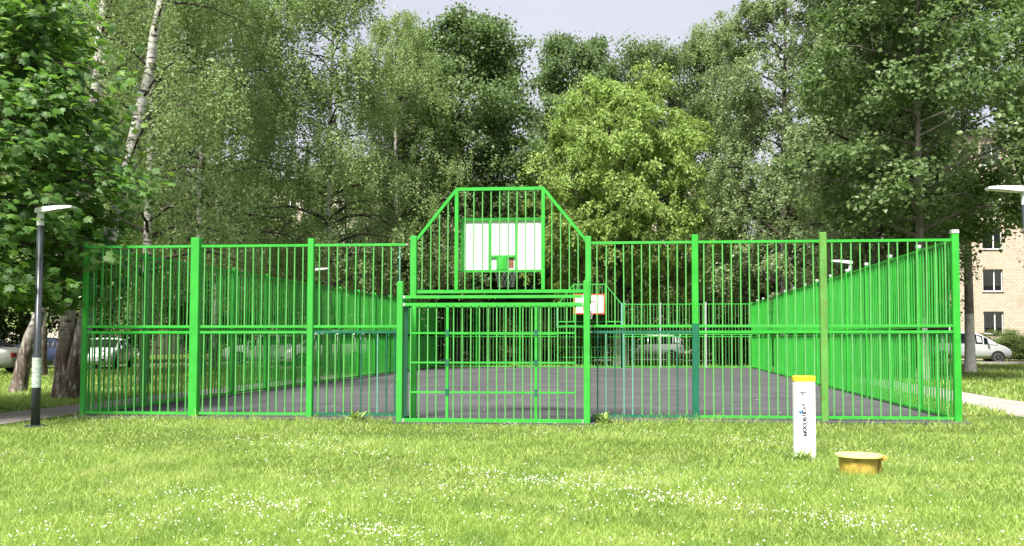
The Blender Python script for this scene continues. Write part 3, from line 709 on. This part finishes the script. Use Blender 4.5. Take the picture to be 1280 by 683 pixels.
def grow(seed, H, zb, Rm, prof, trunk_r, limbs, subs, per, leaf, leafmat_, bark, aspect=.65, sig=.42, weep=0, rise=.6, stems=None, white=0, gap=0, leanx=0, upn=.7):
    """-> (trunk mesh, crown mesh): trunk and limbs as tapered tubes; leaves in clumps on the twigs"""
    r_ = np.random.default_rng(seed); T = Tubes(); cl = []; outw = []
    ph = r_.uniform(0, 6.3, 4)
    stems = stems or [(0, 0, leanx, 0, 1.0)]
    def trunk_pt(st, u):
        bx_, by_, lx, ly, hs = st
        return np.array([bx_ + lx * u ** 1.3 + .18 * math.sin(u * 4 + ph[0]) * u, by_ + ly * u ** 1.3 + .18 * math.sin(u * 3.3 + ph[1]) * u, H * hs * u])
    for st in stems:
        us = np.concatenate([[-.01, .0, .012, .03], np.linspace(.06, .97, 14)])
        pts = np.array([trunk_pt(st, max(u, 0)) if u >= 0 else np.array([st[0], st[1], -.25]) for u in us])
        rad = trunk_r * st[4] * np.where(us < .03, 1.35 - us * 8, 1.1 - .98 * np.clip(us, 0, 1) ** .8); rad = np.maximum(rad, .012)
        if white:
            k = max(2, int(np.argmax(pts[:, 2] > white))); T.add(pts[:k + 1], rad[:k + 1], 10, 1); T.add(pts[k:], rad[k:], 10, 0)
        else: T.add(pts, rad, 10, 0)
    for i in range(limbs):
        st = stems[i % len(stems)]
        u = (i + r_.uniform(.1, .9)) / limbs; z = zb + (H * st[4] * .96 - zb) * u ** .9
        az = i * 2.39996 + r_.uniform(-.4, .4); R_ = Rm * prof(u) * r_.uniform(.72, 1.12)
        s0 = trunk_pt(st, max(.05, min(.96, (z - rise * R_ * .75) / (H * st[4])))); dirv = np.array([math.cos(az), math.sin(az), 0])
        tt = np.linspace(0, 1, 6)[:, None]
        end = np.array([s0[0], s0[1], z]) + dirv * R_
        if weep: end[2] -= weep * .35 * R_
        ctrl = s0 * .45 + end * .55 + np.array([0, 0, R_ * (.28 if weep else .12)])
        pts = (1 - tt) ** 2 * s0 + 2 * tt * (1 - tt) * ctrl + tt ** 2 * end + r_.normal(0, .05, (6, 3)) * (tt * (1 - tt) * 4) * min(1, R_ * .5)
        lr = trunk_r * (.42 if weep else .33) * (1 - .6 * u) * (.5 + .5 * min(1, R_ / Rm))
        T.add(pts, np.maximum(lr * (1.15 - tt[:, 0]), .011), 5, 2)
        for k in range(subs):
            q = r_.uniform(.22, 1.0) ** .75; b0 = (1 - q) ** 2 * s0 + 2 * q * (1 - q) * ctrl + q ** 2 * end
            a2 = az + r_.normal(0, .9); ln = R_ * r_.uniform(.12, .36) + .3
            b1 = b0 + np.array([math.cos(a2), math.sin(a2), r_.normal(.12, .42)]) * ln
            if gap and math.sin(b1[0] * 1.3 + ph[0]) + math.sin(b1[1] * 1.3 + ph[1]) + math.sin(b1[2] * 1.5 + ph[2]) < -gap: continue
            if k % 2 == 0: T.add(np.array([b0, (b0 + b1) / 2 + [0, 0, .08 * ln], b1]), [max(lr * .3, .009), .008, .005], 4, 2)
            cl.append(b1); outw.append(np.array([b1[0] - s0[0], b1[1] - s0[1], .4]))
    cl = np.array(cl); outw = unit(np.array(outw))
    idx = np.repeat(np.arange(len(cl)), per); n_ = len(idx)
    csz = r_.uniform(.6, 1.25, len(cl))
    if weep:
        ns = 5; strand = r_.integers(0, ns, n_); so = r_.normal(0, sig, (len(cl), ns, 2)); sl = r_.uniform(.4, 1.9, (len(cl), ns)) * weep
        q = r_.uniform(0, 1, n_); off = np.zeros((n_, 3))
        off[:, :2] = so[idx, strand] * (.5 + .5 * q[:, None]) + r_.normal(0, .06, (n_, 2)); off[:, 2] = -q * sl[idx, strand] + r_.normal(0, .08, n_)
    else:
        off = r_.normal(0, 1, (n_, 3)) * (sig * csz[idx])[:, None]; off[:, 2] *= .55; off[:, 2] -= .18 * (off[:, 0] ** 2 + off[:, 1] ** 2)
    pos = cl[idx] + off; pos[:, 2] = np.maximum(pos[:, 2], .25)
    nrm = unit(outw[idx] * .45 + np.array([0, 0, upn]) + r_.normal(0, .55, (n_, 3)))
    tm = T.mesh('trunk', [bark, 'whitewash', 'bark' if weep else bark]); cm = leaf_mesh('crown', pos, nrm, leaf, leafmat_, aspect, seed + 1, .6 if weep else .25)
    return tm, cm

def oval(u): return max(.2, math.sin(math.pi * (.14 + .80 * u)) ** .55)
def dome(u): return max(.2, math.sin(math.pi * (.26 + .68 * u)) ** .6)
def tall(u): return max(.3, (1 - u ** 3.5) ** .7 * (.85 + .15 * math.sin(u * 9)))

KIND = {}
KIND['birch_a'] = grow(21, 21, 4.6, 4.5, tall, .21, 58, 14, 120, .115, 'birch_l', 'birch_bark', .75, .36, 1.0, .55, gap=.7)
KIND['birch_b'] = grow(22, 19, 4.6, 3.8, tall, .18, 52, 14, 120, .115, 'birch_l', 'birch_bark', .75, .36, 1.15, .6, gap=.5)
KIND['maple_a'] = grow(23, 18, 3.2, 4.1, dome, .23, 56, 13, 130, .17, 'maple_dark', 'bark', .95, .42, 0, .75, gap=1.9)
KIND['maple_c'] = grow(31, 17, 5.2, 3.7, dome, .21, 44, 11, 105, .17, 'maple_dark', 'bark_grey', .95, .40, 0, .35, white=1.5, gap=.7)
KIND['linden'] = grow(25, 19.5, 2.6, 4.2, oval, .25, 58, 13, 125, .155, 'linden', 'bark', .85, .44, 0, .6, gap=2.0)
KIND['boxelder'] = grow(26, 12.6, 3.9, 4.2, dome, .17, 60, 14, 125, .16, 'boxelder_l', 'bark', .55, .38, .3, .75, stems=[(0, 0, .4, .2, 1), (.25, .1, -1.0, .4, .96), (-.2, .2, 1.3, -.5, .93)], white=1.2)
KIND['poplar'] = grow(27, 22, 3.6, 3.9, tall, .24, 62, 14, 130, .125, 'poplar_l', 'bark_grey', .85, .38, .5, .7, white=1.4, gap=.9)
KIND['shrub'] = grow(28, 3.6, .4, 2.0, dome, .05, 26, 9, 100, .12, 'bush_l', 'bark', .7, .30, 0, .6, stems=[(0, 0, .4, .3, 1), (.2, .1, -.6, .4, .9), (-.2, .15, .8, -.5, .8)])
KIND['sapling'] = grow(29, 7.5, 1.0, 2.5, oval, .07, 34, 10, 105, .15, 'bush_l', 'bark', .8, .36, 0, .6)

def tree(kind, name, label, x, y, s=1.0, rz=0, sz=None, cat='tree', group=None):
    tm, cm = KIND[kind]
    t = thing(name, label, cat, (x, y, 0), rz, group); t.scale = (s, s, sz or s)
    link('trunk', tm, t); tag(link('crown', cm, t), kind='stuff'); return t
TG = 'trees around the court'
# weeping birches behind the left fence
tree('birch_a', 'birch_tree', 'large weeping birch over the second left panel of the fence', -16.6, 33.5, 1.0, .3, group=TG)
tree('birch_b', 'birch_tree', 'weeping birch above the left third of the fence, right of the largest birch', -13.2, 38.0, .98, 1.9, group=TG)
tree('birch_a', 'birch_tree', 'slim weeping birch beside the dark round maple', -11.9, 43.8, .80, 2.6, .88, group=TG)
tree('birch_b', 'birch_tree', 'birch with white trunk just behind the left corner panel', -15.1, 27.0, .85, 4.1, 1.0, group=TG)
tree('birch_b', 'birch_tree', 'birch far left behind the leaning trunks', -22.5, 33.0, 1.0, 5.1, group=TG)
tree('birch_a', 'birch_tree', 'birch beyond the left path, between the two white cars farther left', -21.0, 44.0, .95, .9, group=TG)
# the middle
tree('maple_a', 'maple_tree', 'tall dark round-topped maple left of the basketball arch', -9.95, 49.5, .98, .6, 1.10, group=TG)
tree('boxelder', 'ash_maple_tree', 'bright yellow-green tree behind the far fence, right of the arch', -1.0, 48.0, 1.06, .4, 1.26, group=TG)
tree('maple_a', 'maple_tree', 'dark maple rising behind the left shoulder of the yellow-green tree', -4.3, 66.0, .92, 2.2, 1.34, group=TG)
tree('linden', 'linden_tree', 'dark broad linden behind the top of the yellow-green tree', 2.3, 66.5, 1.15, 1.2, 1.20, group=TG)
tree('birch_b', 'birch_tree', 'pale birch top behind the linden, left of the tall poplar', 5.4, 66.0, 1.1, 3.0, 1.36, group=TG)
tree('linden', 'linden_tree', 'low dark linden far behind the round-topped maple', -13.6, 66.5, 1.0, 3.3, .68, group=TG)
# the right
tree('poplar', 'poplar_tree', 'grey-green poplar above the far right corner of the court', 7.2, 46.8, 1.02, .2, group=TG)
tree('poplar', 'poplar_tree', 'grey-green poplar above the right side fence', 9.2, 37.0, .92, 2.4, 1.0, group=TG)
tree('maple_c', 'maple_tree', 'dense dark maple behind the near right fence panels', 9.5, 32.0, .95, 1.0, .95, group=TG)
tree('maple_c', 'maple_tree', 'maple with whitewashed trunk beside the silver minivan', 14.0, 40.6, 1.0, 3.1, 1.12, group=TG)
tree('linden', 'linden_tree', 'dark linden at the right edge in front of the brick block', 24.0, 47.5, .95, .4, group=TG)
tree('linden', 'linden_tree', 'linden behind the right poplars', 12.6, 52.0, 1.0, 2.0, group=TG)
# background row
for k, (kd, nm, lb, x, y, s) in enumerate([
    ('linden', 'linden_tree', 'low linden far behind the weeping birches', -20.3, 62.0, .72), ('maple_a', 'maple_tree', 'maple behind the white high car on the left side', -25.5, 56.0, .72),
    ('linden', 'linden_tree', 'linden behind the blue car at the left', -31.0, 50.0, 1.05), ('maple_a', 'maple_tree', 'maple at the far left behind the beige car', -36.0, 43.0, 1.05),
    ('maple_a', 'maple_tree', 'maple standing behind the poplars near the brick block', 10.8, 60.3, .8),]):
    tree(kd, nm, lb, x, y, s, k * 1.3 + .4, group='trees of the background row')
# dark trunks and undergrowth behind the far fence
for k, (x, y, s, kd) in enumerate([(-8.2, 51.5, .95, 'shrub'), (-5.6, 52.6, 1.1, 'shrub'), (-3.1, 53.2, 1.15, 'shrub'), (5.3, 53.4, 1.1, 'shrub'), (6.6, 51.5, 1.0, 'shrub'), (-10.8, 53.0, 1.2, 'shrub'), (9.0, 50.2, 1.1, 'shrub'),
                                   (-6.8, 55.5, .9, 'sapling'), (-1.9, 65.5, .9, 'sapling'), (2.9, 65.0, .95, 'sapling'), (6.2, 55, 1.0, 'sapling'), (-13.5, 50, .8, 'sapling'), (-17.2, 52, .8, 'sapling'), (-17.5, 63, 1.0, 'sapling'), (-22, 60, 1.05, 'sapling'), (-26.5, 55.5, 1.0, 'sapling'), (-30.5, 51, .95, 'sapling'), (-34.5, 47.5, 1.0, 'sapling'), (10.2, 43.6, .75, 'sapling'), (12.4, 46.2, .8, 'sapling')]):
    where = ['left of the far goal', 'behind the left half of the far goal', 'behind the right half of the far goal', 'behind the second panel right of the far goal', 'by the far right corner', 'by the far left corner', 'right of the far right corner',
             'behind the far goal, left side', 'behind the far goal, right side', 'behind the roof of the silver car beyond the far fence', 'right of the silver car beyond the far fence', 'behind the last left fence panels', 'behind the pale saloon', 'behind the cars, rightmost on the left side', 'behind the white high car', 'behind the white car that faces the camera', 'behind the dark blue car', 'behind the silver-beige car', 'outside the right fence, far end', 'between poplar and whitewashed maple'][k]
    tree(kd, 'shrub' if kd == 'shrub' else 'young_tree', ('leafy shrub ' if kd == 'shrub' else 'slender young tree ') + where, x, y, s, k * 1.7, cat='shrub' if kd == 'shrub' else 'tree', group='undergrowth beyond the court')
for k, x in enumerate((22.6, 24.6, 26.7, 28.9, 31.0)):
    o = tree('shrub', 'hedge_shrub', ['clipped hedge shrub nearest the silver minivan', 'hedge shrub under the curtained window', 'hedge shrub right of the curtained window', 'hedge shrub fourth from the minivan', 'hedge shrub farthest right by the brick block'][k], x, 61.0, .72, k * 2.1, .52, 'shrub', 'hedge in front of the brick block')

# leaning birch trunks at the left, white-barked higher up
def leaner(label, base, paths, crown=None):
    t = thing('birch_tree', label, 'tree', (base[0], base[1], 0), 0, TG)
    T = Tubes(); ends = []
    for pts, r0, r1 in paths:
        p = np.array(pts, float); k = 22; tt = np.linspace(0, len(p) - 1, k)
        q = np.stack([np.interp(tt, np.arange(len(p)), p[:, c]) for c in range(3)], 1)
        for _ in range(2): q[1:-1] = (q[:-2] + 2 * q[1:-1] + q[2:]) / 4
        q += rng.normal(0, .015, q.shape); u = np.linspace(0, 1, k); rad = r0 + (r1 - r0) * u ** .8; rad[:3] *= (1.3, 1.12, 1.04)
        T.add(q, rad, 12); ends.append(q)
    link('trunk', T.mesh('trunk', ['birch_bark']), t)
    # crown: arching limbs and weeping strands over the upper trunk
    r_ = np.random.default_rng(int(abs(base[0]) * 100)); pos = []; nr = []; T2 = Tubes()
    for q in ends:
        for i in range(26):
            s0 = q[r_.integers(11, 22)]; az = r_.uniform(0, 6.28); ln = r_.uniform(1.0, 3.0)
            e = s0 + np.array([math.cos(az) * ln, math.sin(az) * ln, r_.uniform(.1, 1.4)]); c = (s0 + e) / 2 + [0, 0, .5]
            tt = np.linspace(0, 1, 5)[:, None]; b = (1 - tt) ** 2 * s0 + 2 * tt * (1 - tt) * c + tt ** 2 * e
            T2.add(b, np.linspace(.035, .008, 5), 5)
            for k in range(8):
                f = r_.uniform(.35, 1); o_ = (1 - f) ** 2 * s0 + 2 * f * (1 - f) * c + f ** 2 * e + r_.normal(0, .3, 3)
                m = 60; w = r_.uniform(0, 1, m); d = np.zeros((m, 3)); d[:, 2] = -w * r_.uniform(.4, 1.6); d += r_.normal(0, .12, (m, 3)); pos.append(o_ + d)
    pos = np.concatenate(pos); pos = pos[pos[:, 2] > 4.8]
    nr = unit(r_.normal(0, .6, pos.shape) + np.array([0, -.2, .7]))
    tag(link('limbs', T2.mesh('limbs', ['bark']), t), kind='stuff')
    tag(link('crown', leaf_mesh('crown', pos, nr, .08, 'birch_l', .7, 5, .6), t), kind='stuff')
    return t
leaner('thick two-stemmed birch beside the left path, one stem leaning right over the fence corner', (-13.4, 20.4),
       [([(0, 0, -.2), (.05, 0, 1.2), (.1, .1, 2.6), (.3, .2, 4.4), (.55, .2, 7.5), (.8, .3, 11), (.9, .3, 14)], .20, .06),
        ([(.18, 0, -.2), (.42, 0, 1.2), (.78, -.1, 2.6), (1.3, -.1, 4.3), (1.85, 0, 7.0), (2.25, 0, 9.5), (2.5, .1, 14)], .22, .07)])
leaner('brown-barked leaning birch left of the thick two-stemmed one', (-16.1, 22.6),
       [([(0, 0, -.2), (.3, 0, 1.2), (.75, .1, 2.6), (1.3, .2, 4.6), (1.9, .4, 8), (2.2, .5, 13)], .20, .06)])

# near maple at the left: real lobed leaves
def maple_leaf():
    out = [(0, .0), (.30, -.02), (.27, .13), (.52, .30), (.33, .40), (.36, .60), (.14, .56), (0, .95)]
    pts = out + [(-x, y) for x, y in reversed(out[1:-1])]
    vs = [(x, y, -.25 * abs(x) ** 1.3 - .12 * y * y) for x, y in pts]
    return np.array([(0, .22, .015)] + vs), np.array([(0, 1 + i, 1 + (i + 1) % len(vs)) for i in range(len(vs))])
mt = thing('maple_tree', 'near maple with big lobed leaves hanging in at the left edge', 'tree', (-13.4, 16.1, 0), 0, TG)
r_ = np.random.default_rng(77); T = Tubes()
T.add([(0, 0, -.2), (.02, 0, 0), (.05, .02, 1.5), (.15, .05, 3.2), (.25, .1, 5.5), (.2, .1, 8), (.1, 0, 10.5)], [.32, .26, .21, .18, .14, .09, .03], 12)
spots = []; prs = []
for i in range(110):
    u = (i + .5) / 110; z0 = 1.9 + 6.6 * u; az = i * 2.39996
    if math.cos(az + .35) < -.25 and i % 3: continue
    rr = 3.6 * (math.sin(math.pi * min(1, .25 + .75 * u)) ** .5 if u < .9 else .6) * r_.uniform(.8, 1.08)
    if abs((az % 6.283) - 6.283) < .9 or (az % 6.283) < .9: rr *= 1.06
    if math.sin(az) > 0 and math.cos(az) > 0: rr *= .78
    s0 = np.array([.15, .05, max(1.7, z0 - .2)]); e = s0 + np.array([math.cos(az) * rr, math.sin(az) * rr, r_.uniform(-.1, .7)]); e[2] = max(e[2], 2.25)
    c = (s0 + e) / 2 + [0, 0, .55]; tt = np.linspace(0, 1, 6)[:, None]
    b = (1 - tt) ** 2 * s0 + 2 * tt * (1 - tt) * c + tt ** 2 * e; T.add(b, np.linspace(.05, .009, 6), 5)
    for k in range(18):
        f = r_.uniform(.3, 1) ** .7; o_ = (1 - f) ** 2 * s0 + 2 * f * (1 - f) * c + f ** 2 * e
        a2 = az + r_.normal(0, .9); q = o_ + np.array([math.cos(a2), math.sin(a2), r_.normal(-.12, .25)]) * r_.uniform(.3, .9)
        T.add(np.array([o_, (o_ + q) / 2 + [0, 0, .05], q]), [.012, .008, .004], 4)
        for m in range(13):
            p = q + r_.normal(0, .22, 3) * [1, 1, .6]; p[2] -= .03
            spots.append(p); prs.append(np.array([math.cos(az), math.sin(az), 0]))
spots = np.array(spots); prs = np.array(prs); keep = spots[:, 2] > 1.95
spots = spots[keep]; prs = prs[keep]; n_ = len(spots)
nrm = unit(prs * .35 + np.array([0, -.15, .75]) + r_.normal(0, .38, (n_, 3)))
dr = prs + r_.normal(0, .6, (n_, 3)); dr[:, 2] -= .5; dr = unit(dr - (dr * nrm).sum(1, keepdims=True) * nrm); sd_ = np.cross(dr, nrm); sz = r_.uniform(.13, .23, n_)
link('trunk', T.mesh('trunk', ['bark']), mt)
# the 300 leaves nearest the viewer and in view are single parts, the rest one mass
wp = spots + np.array([-13.4, 16.1, 0]); vis = (wp[:, 0] / wp[:, 1] > -.70)
order = np.argsort(np.where(vis, np.linalg.norm(wp - np.array([0, 0, 1.4]), axis=1), 1e9)); single = set(order[:300].tolist())
lv, lf = maple_leaf(); lmesh = npmesh('leaf', lv, lf, 'maple_near')
for i in order[:300]:
    m = Matrix(((sd_[i][0], dr[i][0], nrm[i][0]), (sd_[i][1], dr[i][1], nrm[i][1]), (sd_[i][2], dr[i][2], nrm[i][2]))).to_4x4() @ Matrix.Scale(sz[i], 4)
    m.translation = Vector(spots[i]); o = link('leaf', lmesh, mt); o.matrix_local = m
rest = np.array([i for i in range(n_) if i not in single])
v = spots[rest][:, None] + sz[rest][:, None, None] * (lv[None, :, 0:1] * sd_[rest][:, None] + lv[None, :, 1:2] * dr[rest][:, None] + lv[None, :, 2:3] * nrm[rest][:, None])
f = (lf[None] + (np.arange(len(rest)) * len(lv))[:, None, None]).reshape(-1, 3)
tag(link('crown', npmesh('crown', v.reshape(-1, 3), f, 'maple_near'), mt), kind='stuff')

# ------------------------------------------------------------------ grass, clover, weeds
def in_court(x, y):
    a = (x > XL - .17) & (x < XR + .17) & (y > Y0 - .22) & (y < Y1 + .22)
    a |= (x > -4.14) & (x < -.74) & (y > Y0 - .77) & (y < Y0)
    a |= (np.abs(x + 11.2) < .74) & (y < 34); a |= (np.abs(x - 7.6) < .77) & (y < 53)
    return a
def patch(x, y, s, p): return np.sin(x * s + p) * np.cos(y * s * 1.3 + p * 2) + .6 * np.sin((x * .7 + y) * s * 2.1 + p * 3)
def sample(n, y0, y1, power):
    """points in the wedge the place is seen from, denser near"""
    u = rng.uniform(0, 1, n); y = (y0 ** (-power) + u * (y1 ** (-power) - y0 ** (-power))) ** (-1 / power)
    x = rng.uniform(-.80, .52, n) * y + rng.uniform(-2, 2, n)
    k = ~in_court(x, y); return x[k], y[k]
gzf = np.vectorize(ground_z)
def blades(x, y, h, w, bend):
    n_ = len(x); z = gzf(x, y); az = rng.uniform(0, 2 * np.pi, n_); fa = rng.uniform(0, 2 * np.pi, n_)
    d = np.stack([np.cos(az), np.sin(az), 0 * az], 1); s_ = np.stack([np.cos(fa), np.sin(fa), 0 * fa], 1)
    p = np.stack([x, y, z - .006], 1); up = np.array([[0, 0, 1.]]); h = h[:, None]; w = w[:, None]; b = bend[:, None]
    v = np.stack([p - s_ * w, p + s_ * w, p + up * h * .6 + d * h * b * .35 - s_ * w * .75, p + up * h * .6 + d * h * b * .35 + s_ * w * .75, p + up * h * (1 - .25 * b) + d * h * b], 1).reshape(-1, 3)
    i = np.arange(n_)[:, None] * 5
    return v, np.concatenate([i + np.array([[0, 1, 3]]), i + np.array([[0, 3, 2]]), i + np.array([[2, 3, 4]])], 1).reshape(-1, 3)
def lawn_height(x, y):
    h = .040 + .022 * np.clip(patch(x, y, .9, 1.0), -1, 1.2) + rng.gamma(2.0, .010, len(x)); h = np.maximum(h, .02)
    e = (y > Y0 - .75) & (x > XL) & (x < XR); h[e] *= rng.uniform(1, 2.0, e.sum()); e = e & (y > Y0 - .42); h[e] *= rng.uniform(1, 1.5, e.sum())
    h[((x - 1.915) ** 2 + (y - 11.08) ** 2 < .06) | ((x - 2.2) ** 2 + (y - 9.62) ** 2 < .09)] *= 1.6
    h[(x - 2.2) ** 2 + (y - 9.62) ** 2 < .04] *= .2
    return h
def sprigs(x, y, h, w, bend):
    """single-triangle leaning blades"""
    n_ = len(x); z = gzf(x, y); az = rng.uniform(0, 2 * np.pi, n_); fa = rng.uniform(0, 2 * np.pi, n_)
    d = np.stack([np.cos(az), np.sin(az), 0 * az], 1); s_ = np.stack([np.cos(fa), np.sin(fa), 0 * fa], 1) * w[:, None]
    p = np.stack([x, y, z + .004], 1); tip = p + np.stack([0 * x, 0 * x, h], 1) + d * (h * bend)[:, None]
    return np.stack([p - s_, p + s_, tip], 1).reshape(-1, 3), np.arange(n_ * 3).reshape(-1, 3)
x, y = sample(210000, 4.6, 17.5, 1.3)
parts = [blades(x, y, lawn_height(x, y) * 1.15, rng.uniform(.0016, .0034, len(x)) * (.7 + y / 22), rng.uniform(.25, 1.25, len(x)))]
x, y = sample(330000, 4.6, 17.5, 1.15)
parts.append(sprigs(x, y, lawn_height(x, y) * .8, rng.uniform(.002, .005, len(x)) * (.7 + y / 22), rng.uniform(.2, 1.6, len(x))))
x, y = sample(110000, 17.5, 60, 1.0)
parts.append(sprigs(x, y, rng.uniform(.05, .13, len(x)), rng.uniform(.008, .018, len(x)) * (.6 + y / 40), rng.uniform(.2, 1.2, len(x))))
o_ = 0; gv_ = []; gf_ = []
for v_, f_ in parts: gv_.append(v_); gf_.append(f_ + o_); o_ += len(v_)
go = link('grass', npmesh('grass', np.concatenate(gv_), np.concatenate(gf_), 'grass'))
tag(go, 'sunlit green lawn grass around the court', 'grass', kind='stuff')
# clover heads: small white balls on the lawn in drifts
x, y = sample(36000, 5, 16, 1.2)
dens = np.exp(1.5 * patch(x, y, .75, 2.2) + 1.2 * patch(x, y, 2.9, .7)) * (.5 + 1.0 * (x > -4.5) * (x < 2))
k = rng.uniform(0, 1, len(x)) < np.clip(.045 * dens, 0, .8); x = x[k]; y = y[k]
xb, yb = sample(3000, 17, 40, 1.0); kb_ = (xb > 8) & (rng.uniform(0, 1, len(xb)) < .5); x = np.concatenate([x, xb[kb_]]); y = np.concatenate([y, yb[kb_]])
bm = bmesh.new(); bmesh.ops.create_icosphere(bm, subdivisions=1, radius=1); iv = np.array([v_.co[:] for v_ in bm.verts]); fi = np.array([[q.index for q in f_.verts] for f_ in bm.faces]); bm.free()
rr = rng.uniform(.003, .0085, len(x)) * (1 + (y > 16) * 1.0); zz = gzf(x, y) + rng.uniform(.045, .09, len(x))
v = np.stack([x, y, zz], 1)[:, None] + iv[None] * rr[:, None, None] * np.array([1, 1, .85])
f = (fi[None] + (np.arange(len(x)) * len(iv))[:, None, None]).reshape(-1, 3)
tag(link('clover_flowers', npmesh('clover_flowers', v.reshape(-1, 3), f, 'clover')), 'white clover flower heads scattered over the lawn', 'flowers', kind='stuff')

def weed(label, x, y, n_, ln, seed, spread=.5):
    r_ = np.random.default_rng(seed); t = thing('weed_plant', label, 'weed', (x, y, 0), 0, 'weeds along the fence foot')
    mb = MB()
    for i in range(n_):
        a = r_.uniform(0, 6.28); l_ = ln * r_.uniform(.6, 1.2); w = l_ * r_.uniform(.05, .10); d = Vector((math.cos(a), math.sin(a), 0)); s_ = Vector((-d.y, d.x, 0)); b = Vector(r_.normal(0, .03, 3)); b.z = 0
        el = r_.uniform(.5, 1.3); up = Vector((0, 0, 1))
        c = [b + d * l_ * f_ * math.cos(el) * spread * 2 + up * l_ * (f_ * math.sin(el) - .35 * f_ * f_) for f_ in (0, .4, .75, 1)]
        mb.add([c[0], c[1] - s_ * w, c[1] + s_ * w, c[2] - s_ * w * .8, c[2] + s_ * w * .8, c[3]], [(0, 1, 2), (1, 3, 4, 2), (3, 5, 4)])
    mb.build('leaves', 'weed', t); return t
weed('leafy weed tuft growing below the dark-railed panel left of the goal', -4.85, 15.42, 26, .30, 1)
weed('tall weed tuft at the foot of the right goal post', -.62, 15.35, 30, .34, 2)
weed('low weed at the foot of the half dark green post', .72, 15.42, 18, .22, 3)
weed('weed against the right side fence above the marker post', 5.0, 30.6, 18, .45, 4)
weed('weed growing on the far edge of the court behind the goal', -6.0, 43.5, 14, .5, 5)
weed('dark dandelion rosette in the lawn at the lower right', 2.74, 7.9, 9, .16, 6, .7)
weed('leafy sprig in the lawn left of the goal', -5.2, 11.6, 9, .17, 7, .5)
weed('weed with broad leaves at the foot of the white marker post', 1.86, 10.9, 26, .2, 8, .6)

x = rng.uniform(XL + .1, XR - .1, 420); y = rng.uniform(Y0 + .1, Y1 - .1, 420); a = rng.uniform(0, 6.28, 420); q = rng.uniform(.012, .04, 420)
c_, s_ = np.cos(a), np.sin(a); p = np.stack([x, y, np.full(420, .049)], 1)
e1 = np.stack([c_, s_, 0 * a + .15], 1) * q[:, None]; e2 = np.stack([-s_, c_, 0 * a], 1) * q[:, None] * .6
v = np.stack([p - e1 * .1, p + e1 * .5 + e2, p + e1, p + e1 * .5 - e2], 1).reshape(-1, 3)
M['litter'] = plain('dry_leaf_litter', (.42, .38, .28), .9, 0, .4, 3)
tag(link('leaf_litter', npmesh('leaf_litter', v, np.arange(1680).reshape(-1, 4), 'litter')), 'small pale leaf scraps lying on the court asphalt', 'leaf litter', kind='stuff')
